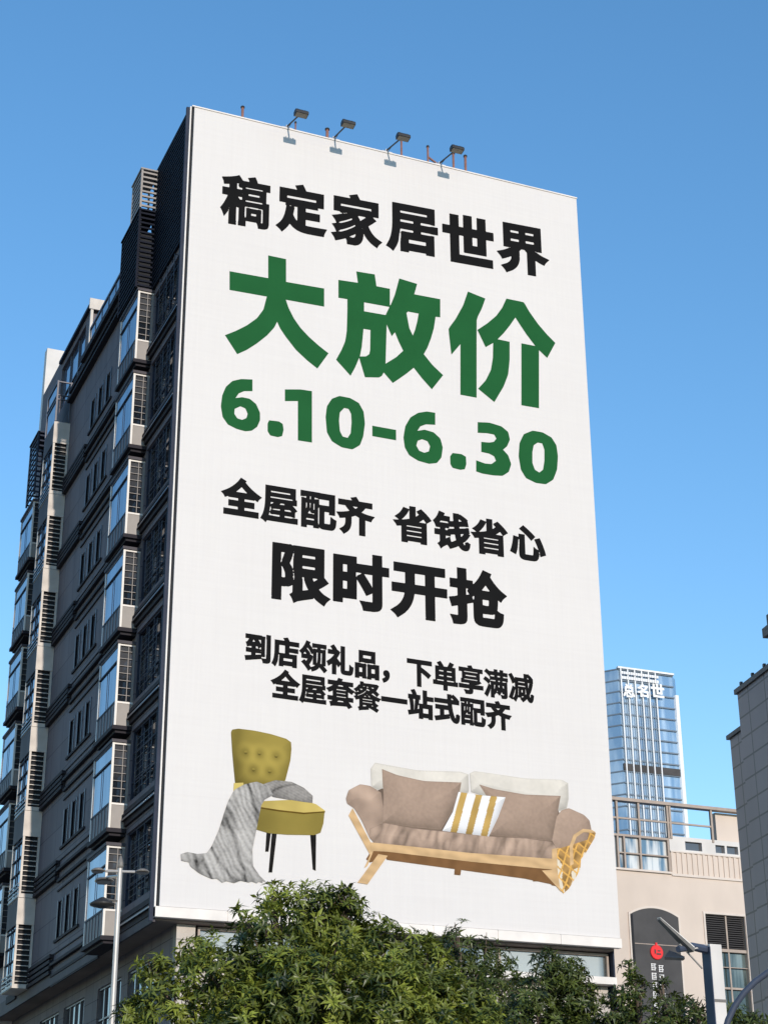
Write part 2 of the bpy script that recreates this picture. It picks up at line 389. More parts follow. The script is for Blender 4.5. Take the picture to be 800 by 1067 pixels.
# ---- bay windows
def bay(name, u0, u1, xo, h0, h1, sill, style):
    """glass box that stands proud of the facade from h0 to h1; style picks the camera-facing return"""
    z0, z1, zs = BZ+h0, BZ+h1, BZ+sill
    b = MB()
    p = .07
    for (x, u) in ((xo, u0), (xo, u1-p), ): b.box(x, x+p, u, u+p, z0, z1)
    b.box(xo+.005, xo+.055, u0+p, u1-p, z0, z0+.05).box(xo+.005, xo+.055, u0+p, u1-p, z1-.05, z1-.001)
    b.box(xo+p+.0, -.002, u0+.01, u0+p-.01, z1-.06, z1).box(xo+p, -.002, u0+.01, u0+p-.01, zs-.03, zs+.03)
    fr = b.build('bay_window', M['post_white'], bld)
    mu = MB()
    um = (u0+u1)/2
    mu.box(xo-.006, xo+.012, um-.010, um+.010, zs+.03, z1-.63)
    mu.box(xo-.012, xo+.05, u0+p, u1-p, zs-.03, zs+.03).box(xo-.012, xo+.05, u0+p, u1-p, z1-.62, z1-.57)
    mu.box(xo-.014, xo+.004, u0+p, u1-p, z1-.05, z1)
    mu.build('mullion', M['frame_dark'], fr)
    g = MB().quad((xo+.03, u0+p, z0+.02), (xo+.03, u0+p, z1), (xo+.03, u1-p, z1), (xo+.03, u1-p, z0+.02))
    g.build('pane', M['pane'], fr)
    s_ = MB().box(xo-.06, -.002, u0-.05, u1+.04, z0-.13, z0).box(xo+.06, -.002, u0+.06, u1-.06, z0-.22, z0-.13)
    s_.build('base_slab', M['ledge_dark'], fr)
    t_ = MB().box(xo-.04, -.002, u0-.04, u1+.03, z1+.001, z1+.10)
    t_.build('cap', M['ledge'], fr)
    MB().box(xo+p+.01, -.08, u0+.028, u0+.055, z0, zs-.03).box(-.079, -.004, u0+.012, u0+p, z0, z1-.062).build('spandrel', M['spandrel'], fr)  # second box is the inner jamb, its partial shade put into the darker grey
    fs_ = MB().box(xo+.008, xo+.028, u0+p, u1-p, z0+.051, zs-.031)
    for i in range(6): fs_.box(xo-.012, xo+.0075, u0+p+.1+i*(u1-u0-.3)/5.4, u0+p+.12+i*(u1-u0-.3)/5.4, z0+.051, zs-.032)
    fs_.build('lower_panel', M['bar'], fr)
    MB().box(xo+.2, xo+.23, u0+.09, u1-.09, z0, z1).build('blind', M['dark'], fr)
    MB().box(xo+p, -.08, u0+.075, u0+.085, zs, z1-.06).build('side_pane', M['pane_dark'], fr)
    r_ = MB(); n = 8 if style == 'grid' else 11
    for i in range(1, n):
        h = zs + (z1-zs)*i/n
        r_.box(xo+p+.002, -.08, u0+.02, u0+.05, h-.009, h+.009)
    if style == 'grid':
        xm = xo+(abs(xo))*.62; r_.box(xm-.010, xm+.010, u0+.018, u0+.052, zs, z1-.06)
    r_.build('side_bars', M['spandrel'], fr)
    return fr
A0 = bay('A', 3.85, 6.25, -.58, FL[0]-.40, FL[0]+2.35, FL[0]+.38, 'grid')
for k in range(1, 7): copy_tree(A0, bld, dz=3.3*k)

def louvre_bay(u0, u1, xo, F):
    z = BZ+F; b = MB(); p = .08
    for u in (u0, u1-p): b.box(xo, xo+p, u, u+p, z-.05, z+2.10)
    b.box(-.085, -.004, u0+.005, u0+p, z-.05, z+2.10)
    b.box(xo, -.004, u0, u1, z-.20, z-.052)
    fr = b.build('louvre_bay', M['cream'], bld)
    MB().box(xo-.015, -.004, u0-.015, u0+.03, z+2.102, z+3.08).build('cream_panel', M['cream'], fr)
    MB().box(xo, -.004, u0+.031, u1, z+2.105, z+3.075).build('side_panel', M['ledge'], fr)
    MB().quad((xo+.06, u0+.09, z-.04), (xo+.06, u0+.09, z+2.09), (xo+.06, u1-.09, z+2.09), (xo+.06, u1-.09, z-.04)).build('pane', M['pane'], fr)
    s_ = MB(); q_ = MB().box(xo+.002, xo+.05, (u0+u1)/2-.025, (u0+u1)/2+.025, z-.05, z+2.1)
    for i in range(11):
        h = z+.03+i*.19
        s_.box(xo+p+.002, -.088, u0+.01, u0+.06, h, h+.026)
        if i % 3 == 1: q_.box(xo+.004, xo+.05, u0+p+.002, u1-p-.002, h, h+.035)
    s_.build('slats', M['cream'], fr); q_.build('mullion', M['frame_dark'], fr)
    MB().box(xo+.11, -.09, u0+.11, u1-.11, z-.05, z+2.09).build('air_conditioner', M['dark'], fr)
    r_ = MB()
    for i in range(4): r_.box(xo-.03, xo-.002, u0+.1, u1, z-.18+i*.16, z-.12+i*.16)
    r_.build('rails', M['mullion'], fr)
    return fr
B0 = louvre_bay(16.7, 18.6, -.66, FL[0])
for k in range(1, 7): copy_tree(B0, bld, dz=3.3*k)
# glazed top of the louvre column
bt = MB()
for (x, u) in ((-.66, 16.7), (-.66, 18.53), (-.09, 16.7)): bt.box(x, x+.07, u, u+.07, BZ+23.1, BZ+25.0)
for h in (24.93, 24.3, 24.1): bt.box(-.655, -.02, 16.705, 16.765, BZ+h, BZ+h+.05).box(-.655, -.595, 16.78, 18.52, BZ+h, BZ+h+.05)
fr = bt.build('glazed_balcony', M['mullion'], bld)
MB().box(-.62, -.60, 16.8, 18.5, BZ+23.1, BZ+24.9).build('pane', M['pane'], fr)

C0 = bay('C', 20.3, 22.8, -.60, FL[0]-1.68, FL[0]+.92, FL[0]-1.0, 'grid')
C0.location.z += 3.3
for k in range(1, 6): copy_tree(C0, bld, dz=3.3*k)

# ---- mouldings and spandrels between the bays
tm = MB().box(-.09, 0, 6.4, 13.0, BZ-.34, BZ-.24).box(-.14, 0, 6.4, 13.0, BZ+.04, BZ+.14).box(-.07, 0, 9.45, 13.0, BZ+.84, BZ+.93).box(-.035, 0, 6.4, 13.0, BZ+.44, BZ+.48).box(-.05, 0, 6.4, 13.0, BZ-.66, BZ-.60)
m0 = tm.build('moulding', M['ledge_dark'], bld)
sp0 = MB()
for i in range(4): sp0.box(-.16, 0, 12.98, 16.6, BZ-.22+i*.19, BZ-.10+i*.19)
sp0.box(-.05, 0, 13.0, 16.6, BZ-.10, BZ-.03).box(-.05, 0, 13.0, 16.6, BZ+.09, BZ+.16).box(-.05, 0, 13.0, 16.6, BZ+.28, BZ+.35)
s0 = sp0.build('spandrel_louvre', M['ledge_dark'], bld)
c0 = MB().box(-.12, 0, 18.7, 20.4, BZ-.3, BZ-.02).build('moulding', M['ledge_dark'], bld)
d0 = MB().box(-.28, 0, 6.05, 6.35, BZ-.2, BZ+3.1).build('downpipe_casing', M['ledge_dark'], bld)
for k in range(1, 7):
    for o in (m0, s0, c0): copy_tree(o, bld, dz=3.3*k+.18)
    copy_tree(d0, bld, dz=3.3*k)
for o in (m0, s0, c0): o.location.z += .18

def narrow(u0, u1, F):
    z = BZ+F
    b = MB()
    b.box(.05, .12, u0, u0+.05, z+.95, z+2.25).box(.05, .12, u1-.05, u1, z+.95, z+2.25).box(.05, .12, u0+.05, u1-.05, z+2.2, z+2.25).box(.05, .12, u0+.05, u1-.05, z+.95, z+1.0)
    b.box(-.03, .05, u0-.08, u0, z+.93, z+2.3).box(-.03, .05, u1, u1+.08, z+.93, z+2.3)
    f = b.build('narrow_window', M['mullion'], bld)
    MB().quad((.09, u0+.05, z+1.0), (.09, u0+.05, z+2.2), (.09, u1-.05, z+2.2), (.09, u1-.05, z+1.0)).build('pane', M['pane_dark'], f)
    return f
for a, b_ in NW:
    n0 = narrow(a, b_, FL[0])
    for k in range(1, 7): copy_tree(n0, bld, dz=3.3*k)
def rear_window(F):
    z = BZ+F
    f = MB().box(.04, .12, 19.0, 19.06, z+.5, z+2.2).box(.04, .12, 20.04, 20.1, z+.5, z+2.2).box(.04, .12, 19.06, 20.04, z+1.3, z+1.36).build('window', M['mullion'], bld)
    MB().quad((.1, 19, z+.5), (.1, 19, z+2.2), (.1, 20.1, z+2.2), (.1, 20.1, z+.5)).build('pane', M['pane_dark'], f)
    return f
w0 = rear_window(FL[0])
for k in range(1, 6): copy_tree(w0, bld, dz=3.3*k)

# ---- louvred plant screens on the roof
ls = MB()
for i in range(29): 
    h = BZ+22.46+i*.18
    ls.box(-.10, .02, .16, 4.4, h, h+.10)
for u in (.16, 1.5, 2.9, 4.33): ls.box(-.02, .10, u, u+.07, BZ+22.3, BZ+27.7)
ls.box(-.06, .2, .14, 4.6, BZ+27.66, BZ+27.76)
f = ls.build('louvre_screen', M['louvre'], bld)
MB().box(.12, .2, .14, 4.5, BZ+22.3, BZ+27.66).build('backing_board', M['dark'], f)
lb = MB()
def cage(mb, u0, u1, xo, h0, h1, n, back=False):
    for (x, u) in ((xo, u0), (xo, u1-.07), (-.10, u0), (-.10, u1-.07)): mb.box(x, x+.07, u, u+.07, BZ+h0, BZ+h1)
    for i in range(n):
        h = BZ+h0+(h1-h0)*(i+.5)/n
        mb.box(xo+.07, -.10, u0+.01, u0+.06, h-.035, h+.035)
        mb.box(xo+.01, xo+.06, u0+.07, u1-.07, h-.045, h+.045)
        if back: mb.box(xo+.07, -.10, u1-.06, u1-.01, h-.035, h+.035)
    mb.box(xo-.03, -.02, u0-.03, u1+.03, BZ+h1, BZ+h1+.06)
cage(lb, 3.9, 5.2, -.70, 25.82, 27.45, 8, True)
f = lb.build('louvre_cage', M['spandrel'], bld)
lb = MB(); cage(lb, 3.9, 6.35, -.70, 22.5, 25.7, 16)
f = lb.build('louvre_cage', M['louvre'], bld)
MB().box(-.54, -.11, 4.2, 4.24, BZ+22.6, BZ+25.0).build('backing_board', M['dark'], f)
MB().box(-.60, -.55, 4.1, 6.0, BZ+22.6, BZ+25.6).build('backing_board', M['dark'], f)
lb = MB(); cage(lb, 20.3, 22.0, -.62, 21.25, 24.2, 12, True)
lb.build('louvre_cage', M['frame_dark'], bld)

# ---- terrace railing, cornice and roof storey
co = MB().box(-.30, .4, 6.4, 14.15, BZ+24.62, BZ+24.85).box(-.16, 0, 6.4, 16.6, BZ+24.40, BZ+24.60).box(-.22, 0, 6.4, 16.6, BZ+23.95, BZ+24.05)
co.build('cornice', M['ledge_dark'], bld)
rl = MB()
for i in range(8): rl.box(-.02, .03, 6.6+i*1.08, 6.65+i*1.08, BZ+24.85, BZ+26.1)
rl.box(-.04, .05, 6.5, 14.2, BZ+26.1, BZ+26.2)
f = rl.build('terrace_railing', M['mullion'], bld)
MB().box(0, .012, 6.7, 14.1, BZ+24.95, BZ+26.05).build('pane', M['pane'], f)
MB().box(-.14, 3.0, 14.02, 19.4, BZ+27.2, BZ+27.34).box(.35, 3.0, 14.06, 19.4, BZ+27.5, BZ+27.62).build('roof_slab', M['frame_dark'], bld)
MB().box(-.12, 2.4, 13.94, 14.018, BZ+27.12, BZ+27.62).box(-.05, .06, 13.96, 14.1, BZ+24.85, BZ+27.1).build('roof_fascia', M['cream'], bld)
rw = MB()
for u in (14.9, 16.3, 17.8, 19.24): rw.box(.06, .14, u, u+.06, BZ+24.75, BZ+26.9)
rw.box(.065, .135, 14.96, 19.24, BZ+25.4, BZ+25.45)
f = rw.build('window', M['mullion'], bld)
MB().quad((.12, 14.9, BZ+24.75), (.12, 14.9, BZ+26.9), (.12, 19.3, BZ+26.9), (.12, 19.3, BZ+24.75)).build('pane', M['pane'], f)
MB().box(.02, 4.5, 23.22, 23.7, 0, BZ+30.0).build('stair_tower', M['mall_white'], bld)

# ---- soffit, podium
MB().box(.02, 15.0, .12, 26, BZ-.36, BZ-.21).build('soffit', M['soffit'], bld)
MB().box(-.06, .018, .08, 23.3, BZ-.42, BZ+.10).build('slab_edge', M['ledge'], bld)
pr = []
for a in (2.6, 6.4, 11.2, 15.0, 19.0): pr.append((a, a+3.0, -2.6, -1.0)); pr.append((a, a+3.0, -6.2, -3.6))
pw = MB(); wall_open(pw, .75, 1.1, .74, 26, -BZ, -.36, pr); pw.box(1.4, 14.6, 1.6, 26, 0, BZ-.37)
pw.build('podium_wall', M['podium'], bld)
def podium_window(r):
    u0, u1, h0, h1 = r; b = MB()
    for i in range(5): 
        u = u0+(u1-u0-.06)*i/4; b.box(.80, .88, u, u+.06, BZ+h0, BZ+h1)
    b.box(.805, .875, u0+.06, u1-.06, BZ+h0+.55, BZ+h0+.60).box(.805, .875, u0+.06, u1-.06, BZ+h1-.06, BZ+h1)
    f = b.build('window', M['mullion'], bld)
    MB().quad((.86, u0, BZ+h0), (.86, u0, BZ+h1), (.86, u1, BZ+h1), (.86, u1, BZ+h0)).build('pane', M['pane_dark'], f)
for r in pr: podium_window(r)
# shop front under the billboard
sf = MB()
sf.box(.75, 1.32, .42, .735, 0, BZ-.37)
sf.box(1.32, 14.95, .56, .735, BZ-1.62-.002, BZ-1.42)
for i in range(7):
    a = 1.42+i*1.94; sf.box(a, a+1.90, .50, .735, BZ-3.4, BZ-1.64)
sf.box(1.32, 14.95, .56, .735, 0, BZ-3.42)
sf.build('shop_front_wall', M['shop_panel'], bld)
MB().box(1.40, 15.04, .12, .735, BZ-1.40, BZ-1.18).build('shop_ledge', M['white_trim'], bld)
for i in range(7):
    a = 1.42+i*1.94
    b = MB().box(a, a+.07, .50, .60, BZ-1.17, BZ-.40).box(a+.07, a+1.94, .505, .595, BZ-.47, BZ-.40)
    if i == 6: b.box(a+1.87, a+1.94, .5, .6, BZ-1.17, BZ-.475)
    f = b.build('shop_window', M['mall_frame'], bld)
    MB().quad((a+.07, .62, BZ-1.17), (a+1.94, .62, BZ-1.17), (a+1.94, .62, BZ-.47), (a+.07, .62, BZ-.47)).build('pane', M['pane_shop'], f)
MB().box(15.05, 15.10, .3, 24, 0, BZ-.25).build('side_wall', M['frame_dark'], bld)

# ------------------------------------------------------------------ the billboard
bb = thing('advertising_billboard', 'giant white sale billboard with Chinese text, a mustard armchair and a beige sofa', 'billboard', (BW/2, 0, BZ))
MB().box(.09, BW, -.03, .08, BZ+.02, BZ+BH).build('banner_panel', M['banner'], bb)
fr = MB().box(-.06, -.012, -.02, .10, BZ-.02, BZ+BH+.01)
fr.build('edge_trim', M['white_trim'], bb)
MB().box(-.012, .088, .035, .09, BZ+.02, BZ+BH).build('shadow_gap', M['dark'], bb)
MB().box(-.17, -.061, .04, .135, BZ-.40, BZ+BH).build('side_frame', M['frame_dark'], bb)
MB().box(.0, BW+.02, -.06, .10, BZ+BH+.001, BZ+BH+.05).build('top_capping', M['white_trim'], bb)
fc = MB(); n = 7
for i in range(n):
    a = -.05+(BW+.06)*i/n; fc.box(a, a+(BW+.06)/n-.025, -.12, .11, BZ-.30, BZ-.005)
fc.box(-.05, BW+.01, -.10, .10, BZ-.285, BZ-.02)
fc.build('bottom_fascia', M['white_trim'], bb)

# ---- lettering: glyph outlines thickened to poster weight and laid 6 mm above the vinyl
GRID = .011
def glyph(ch, off):
    """filled glyph, its strokes thickened by off em: marching squares over the distance to the outline"""
    c = bpy.data.curves.new('glyph', 'FONT'); c.body = ch; c.resolution_u = 6; c.fill_mode = 'NONE'
    o = bpy.data.objects.new('glyph', c); COL.objects.link(o)
    dg = bpy.context.evaluated_depsgraph_get(); dg.update()
    e = o.evaluated_get(dg); me = e.to_mesh()
    P = np.array([(v.co.x, v.co.y) for v in me.vertices]); E = np.array([tuple(d.vertices) for d in me.edges])
    e.to_mesh_clear(); bpy.data.objects.remove(o); bpy.data.curves.remove(c)
    nxt = {int(i): int(j) for i, j in E}; prv = {j: i for i, j in nxt.items()}
    area = sum(P[i][0]*P[j][1]-P[j][0]*P[i][1] for i, j in nxt.items())
    sg = 1.0 if area > 0 else -1.0                # +1: the ink lies to the left of the outline's direction
    A, B = P[E[:, 0]], P[E[:, 1]]
    pad = off*2.2+.03
    X = np.arange(P[:, 0].min()-pad, P[:, 0].max()+pad+GRID, GRID); Y = np.arange(P[:, 1].min()-pad, P[:, 1].max()+pad+GRID, GRID)
    gx, gy = np.meshgrid(X, Y); sh = gx.shape; gx = gx.ravel(); gy = gy.ravel()
    wind = np.zeros(gx.size, int); D = np.full(gx.size, 9.0); F = np.full(gx.size, -9.0)
    for a, b in zip(A, B):
        if a[1] != b[1]:
            lo, hi = min(a[1], b[1]), max(a[1], b[1])
            m = (gy >= lo) & (gy < hi)
            xi = a[0]+(gy[m]-a[1])/(b[1]-a[1])*(b[0]-a[0])
            wind[m] += np.where(xi > gx[m], 1 if b[1] > a[1] else -1, 0)
        ab = b-a; L2 = max(1e-12, ab@ab); t = np.clip(((gx-a[0])*ab[0]+(gy-a[1])*ab[1])/L2, 0, 1)
        D = np.minimum(D, np.hypot(gx-a[0]-t*ab[0], gy-a[1]-t*ab[1]))
    def convex(poly):                             # raise the field inside a convex polygon
        nonlocal F
        poly = np.array(poly); x0, y0 = poly.min(0)-.03; x1, y1 = poly.max(0)+.03
        k = np.nonzero((gx > x0) & (gx < x1) & (gy > y0) & (gy < y1))[0]
        if k.size == 0: return
        ar = sum(poly[i-1][0]*poly[i][1]-poly[i][0]*poly[i-1][1] for i in range(len(poly)))
        if abs(ar) < 1e-7: return
        o_ = 1 if ar > 0 else -1; f = np.full(k.size, 9.0)
        for i in range(len(poly)):
            p, q = poly[i-1], poly[i]; v = q-p; l = np.hypot(*v)
            if l < 1e-9: continue
            f = np.minimum(f, o_*(v[0]*(gy[k]-p[1])-v[1]*(gx[k]-p[0]))/l)
        F[k] = np.maximum(F[k], f)
    oy_ = off*.93
    def out(a, b):                                # outward offset of an outline edge, horizontals a little thinner
        v = b-a; l = np.hypot(*v)
        if l < 1e-9: return None
        n = np.array([v[1], -v[0]])/l*sg
        return n
    def dist(n): return math.hypot(n[0]*off, n[1]*oy_)
    for i, j in nxt.items():
        n = out(P[i], P[j])
        if n is None: continue
        d = dist(n); convex([P[i]-n*.02, P[j]-n*.02, P[j]+n*d, P[i]+n*d])
        k = nxt.get(j)
        if k is None: continue
        n2 = out(P[j], P[k])
        if n2 is None: continue
        cr_ = (n[0]*n2[1]-n[1]*n2[0])*sg
        if cr_ > 1e-4:                            # convex corner: mitre
            d2 = dist(n2); p = P[j]+n*d; q = P[j]+n2*d2
            M_ = np.array([n, n2])
            try: mt = P[j]+np.linalg.solve(M_, np.array([d, d2]))
            except np.linalg.LinAlgError: continue
            back = -(n+n2)*.01
            if np.hypot(*(mt-P[j])) < 2.1*off: convex([P[j]+back, p, mt, q])
            else: convex([P[j]+back, p, q])
    F = np.maximum(F, np.where(wind % 2 != 0, D, -D)).reshape(sh)
    G = np.where(wind % 2 != 0, 0, D).reshape(sh); W_ = G.copy(); rr = int(math.ceil(off*1.15/GRID))+1
    for ax in (0, 1):                             # widest background near each point: narrow counters stay open
        src = W_.copy()
        for k in range(1, rr+1):
            a_ = np.roll(src, k, ax); b_ = np.roll(src, -k, ax); W_ = np.maximum(W_, np.maximum(a_, b_))
    F = np.where(G > 0, np.minimum(F, .66*W_-G), F)
    vs_ = []; fs = []; vid = {}
    def pt(k, x, y):
        if k not in vid: vid[k] = len(vs_); vs_.append((x, y))
        return vid[k]
    for j in range(sh[0]-1):
        i = 0
        while i < sh[1]-1:
            cs = ((j, i), (j, i+1), (j+1, i+1), (j+1, i)); f = [F[q] for q in cs]
            if min(f) > 0:                           # run of full cells becomes one quad
                k = i
                while k+1 < sh[1]-1 and F[j, k+2] > 0 and F[j+1, k+2] > 0: k += 1
                fs.append((pt((j, i), X[i], Y[j]), pt((j, k+1), X[k+1], Y[j]), pt((j+1, k+1), X[k+1], Y[j+1]), pt((j+1, i), X[i], Y[j+1])))
                i = k+1; continue
            if max(f) > 0:
                pl = []
                for q in range(4):
                    p, r_ = cs[q], cs[(q+1) % 4]; fa, fb = f[q], f[(q+1) % 4]
                    if fa > 0: pl.append(pt(p, X[p[1]], Y[p[0]]))
                    if (fa > 0) != (fb > 0):
                        t = fa/(fa-fb); pl.append(pt(tuple(sorted((p, r_)))+('e',), X[p[1]]+(X[r_[1]]-X[p[1]])*t, Y[p[0]]+(Y[r_[0]]-Y[p[0]])*t))
                if len(pl) >= 3: fs.append(tuple(pl))
            i += 1
    return vs_, fs
YT = -.036
def put(mb, g, fx, fz, y=YT):
    vs_, fs = g; n = len(mb.v)
    mb.v += [(fx(x), y, fz(z)) for x, z in vs_]
    for f_ in fs:
        a, b_, c_ = (vs_[i] for i in f_[:3])
        ar = (b_[0]-a[0])*(c_[1]-a[1])-(b_[1]-a[1])*(c_[0]-a[0])
        mb.f.append(tuple(n+i for i in (f_ if ar > 0 else f_[::-1])))
def text_line(chars, x0, pitch, sx, h_top, h_bot, off, m, label, slope=0.0):
    """chars laid on a fixed pitch; the ink box of a full glyph runs from h_bot to h_top"""
    mb = MB(); off0 = off
    for i, ch in enumerate(chars):
        off = off0*{'餐': .8, '满': .85}.get(ch, 1); sz = (h_top-h_bot)/(.93+2*off)
        if ch == ' ': continue
        if ch == '，':
            put(mb, glyph(ch, off), lambda x: x0+i*pitch+x*sx, lambda z: BZ+h_bot+(z+.08+off)*sz); continue
        put(mb, glyph(ch, off), lambda x: x0+i*pitch+(x-.03+off)*sx, lambda z: BZ+h_bot+(z+.08+off)*sz)
    mb.v = [(x, y, z+(x-2.9)*slope) for x, y, z in mb.v]
    o = mb.build('lettering', m, bb); o['label'] = label
    return o
mb = MB()
def fit(ch, off, x0, x1, z0, z1, shear):
    g = glyph(ch, off); xs = [p[0] for p in g[0]]; zs = [p[1] for p in g[0]]; n = len(mb.v)
    put(mb, g, lambda x: x0+(x-min(xs))/(max(xs)-min(xs))*(x1-x0), lambda z: BZ+z0+(z-min(zs))/(max(zs)-min(zs))*(z1-z0))
    mb.v[n:] = [(x, y, z+(x-(x0+x1)/2)*shear) for x, y, z in mb.v[n:]]
for ch, o_, a, b_, c, d in (('稿', .046, 1.14, 2.94, 23.30, 25.38), ('定', .050, 3.15, 5.06, 23.45, 25.54), ('家', .050, 5.20, 7.16, 23.50, 25.66), ('居', .047, 7.29, 9.34, 23.66, 25.72), ('世', .050, 9.51, 11.58, 23.74, 25.83), ('界', .047, 11.68, 13.86, 23.80, 25.96)):
    fit(ch, o_, a, b_, c, d, .043)
o = mb.build('lettering', M['black'], bb); o['label'] = 'black headline lettering'
def wl(pts, ox, oy, sc):                          # picture-crop coordinates -> facade metres
    r_ = []
    for x, yy in pts:
        p = on_y(ox+x/sc, oy+yy/sc, 0); r_.append((p.x, p.z-BZ))
    return r_
def outlined(mb, loops):
    """outline loops with holes, filled flat"""
    c = bpy.data.curves.new('outline', 'CURVE'); c.dimensions = '2D'; c.fill_mode = 'BOTH'
    for lp in loops:
        sp = c.splines.new('POLY'); sp.points.add(len(lp)-1); sp.use_cyclic_u = True
        for q, p in zip(sp.points, lp): q.co = (p[0], p[1], 0, 1)
    o = bpy.data.objects.new('outline', c); COL.objects.link(o)
    dg = bpy.context.evaluated_depsgraph_get(); dg.update(); e = o.evaluated_get(dg); me = e.to_mesh()
    g = ([(v.co.x, v.co.y) for v in me.vertices], [tuple(p.vertices) for p in me.polygons])
    e.to_mesh_clear(); bpy.data.objects.remove(o); bpy.data.curves.remove(c)
    put(mb, g, lambda x: x, lambda z: BZ+z)
def rounded(pts):                                 # round only the shallow corners of a traced curve
    n = len(pts); out = []
    for i in range(n):
        a, b, c = pts[i-1], pts[i], pts[(i+1) % n]
        v1 = (b[0]-a[0], b[1]-a[1]); v2 = (c[0]-b[0], c[1]-b[1])
        t = math.degrees(math.atan2(v1[0]*v2[1]-v1[1]*v2[0], v1[0]*v2[0]+v1[1]*v2[1]))
        if 4 < abs(t) < 52:
            out += [(b[0]-v1[0]*.22, b[1]-v1[1]*.22), (b[0]-v1[0]*.02+v2[0]*.02, b[1]-v1[1]*.02+v2[1]*.02), (b[0]+v2[0]*.22, b[1]+v2[1]*.22)]
        else: out.append(b)
    return out
mb = MB()
outlined(mb, [wl(rounded([(328,44),(452,70),(452,228),(716,274),(716,400),(450,352),(470,410),(505,480),(550,545),(610,610),(680,672),(746,724),(669,830),(600,775),(520,700),(450,610),(410,550),(390,505),(370,545),(320,600),(250,655),(180,700),(113,730),(28,598),(100,570),(180,530),(250,480),(295,420),(318,330),(60,284),(60,154),(328,202)]), 230, 260, 6.667)])
outlined(mb, [wl(rounded(q), 345, 275, 6.667) for q in (
 [(172,55),(300,76),(312,158),(405,176),(405,292),(412,285),(440,215),(470,104),(594,142),(574,214),(754,248),(754,374),(722,370),(710,450),(690,520),(665,585),(640,630),(700,705),(774,776),(696,874),(630,800),(570,724),(520,765),(470,800),(425,830),(362,757),(350,780),(330,792),(232,790),(192,655),(165,720),(132,780),(32,668),(70,600),(95,540),(106,470),(110,330),(110,248),(48,238),(48,114),(183,134)],
 [(226,270),(402,302),(375,358),(226,332)], [(222,454),(270,462),(268,600),(262,630),(240,645),(197,646),(210,580)],
 [(383,425),(418,505),(440,478),(465,540),(497,606),(450,650),(375,696)], [(520,345),(530,334),(604,348),(595,400),(580,460),(564,500),(540,450)])])
outlined(mb, [wl(rounded([(172,27),(288,74),(265,140),(230,210),(230,735),(122,715),(122,378),(62,448),(42,275),(90,210),(140,120)]), 460, 300, 6.4)])
outlined(mb, [wl(rounded([(428,74),(545,98),(580,160),(640,245),(700,315),(754,370),(700,470),(645,418),(645,805),(528,785),(528,372),(620,390),(560,310),(520,250),(488,200),(450,255),(410,305),(370,345),(450,362),(450,480),(440,580),(410,660),(348,764),(240,675),(290,620),(325,550),(338,470),(340,370),(290,398),(235,283),(300,240),(360,190),(400,135)]), 460, 300, 6.4)])
o = mb.build('lettering', M['green'], bb); o['label'] = 'big green lettering'
mb = MB()
D1 = lambda q: wl(rounded(rounded(q)), 225, 390, 4.444)
D2 = lambda q: wl(rounded(rounded(q)), 405, 425, 4.324)
outlined(mb, [D1([(168,26),(168,80),(130,80),(105,90),(90,112),(120,108),(155,115),(185,140),(203,180),(203,215),(190,245),(165,263),(135,266),(95,255),(55,235),(30,200),(22,150),(28,100),(45,60),(75,33),(115,24)]), D1([(112,150),(135,160),(146,185),(140,205),(120,213),(98,206),(84,185),(86,162)])])
outlined(mb, [D1([(245,215),(290,220),(308,232),(312,260),(305,288),(285,293),(250,285),(238,265),(238,230)])])
outlined(mb, [D1([(318,72),(390,72),(443,80),(443,318),(378,308),(378,126),(318,126)])])
outlined(mb, [D1([(570,102),(620,112),(660,135),(682,175),(688,230),(680,290),(665,330),(630,350),(580,340),(535,312),(512,270),(506,200),(512,150),(535,115)]), D1([(592,158),(612,162),(624,185),(626,225),(622,275),(608,296),(585,290),(572,265),(568,215),(572,178)])])
outlined(mb, [D2([(207,24),(207,78),(165,76),(140,85),(127,105),(160,100),(200,112),(230,140),(241,180),(235,225),(215,250),(180,254),(130,240),(90,215),(70,180),(64,135),(72,85),(95,45),(130,24),(170,18)]), D2([(148,143),(172,152),(184,175),(178,198),(158,204),(135,195),(122,172),(128,150)])])
outlined(mb, [D2([(285,205),(325,210),(345,222),(347,255),(340,278),(320,281),(285,272),(275,255),(274,220)])])
outlined(mb, [D2([(398,66),(450,68),(505,85),(535,110),(543,145),(530,175),(512,190),(535,215),(549,255),(538,290),(510,308),(470,306),(420,298),(391,288),(391,238),(430,252),(460,255),(480,240),(472,220),(450,208),(414,200),(414,155),(450,158),(470,155),(482,140),(472,122),(440,116),(398,114)])])
outlined(mb, [D2([(645,104),(690,112),(730,135),(752,170),(759,220),(755,280),(738,325),(705,346),(660,340),(615,318),(592,280),(582,220),(586,160),(605,120)]), D2([(668,158),(688,162),(698,190),(698,240),(692,280),(675,293),(655,280),(644,250),(644,200),(650,170)])])
mb.poly([(6.74, YT, BZ+16.17), (7.61, YT, BZ+16.17), (7.61, YT, BZ+16.56), (6.74, YT, BZ+16.56)])
o = mb.build('lettering', M['green'], bb); o['label'] = 'green date lettering'
text_line('全屋配齐', 1.55, 1.31, 1.24, 13.84, 12.46, .052, M['black'], 'left half of the black slogan row')
text_line('省钱省心', 7.50, 1.42, 1.32, 13.84, 12.48, .052, M['black'], 'right half of the black slogan row')
text_line('限时开抢', 3.15, 2.10, 2.0, 11.90, 9.84, .050, M['black'], 'heavy black lettering of the middle row')
text_line('到店领礼品，', 2.42, .91, .89, 8.66, 7.66, .050, M['black'], 'small black lettering left of the comma, upper row', -.0226)
text_line('下单享满减', 2.42+6*.91, .91, .89, 8.66, 7.66, .050, M['black'], 'small black lettering right of the comma, upper row', -.0226)
text_line('全屋套餐一站式配齐', 3.33, .915, .89, 7.58, 6.60, .050, M['black'], 'small black lettering, lower row', -.0226)

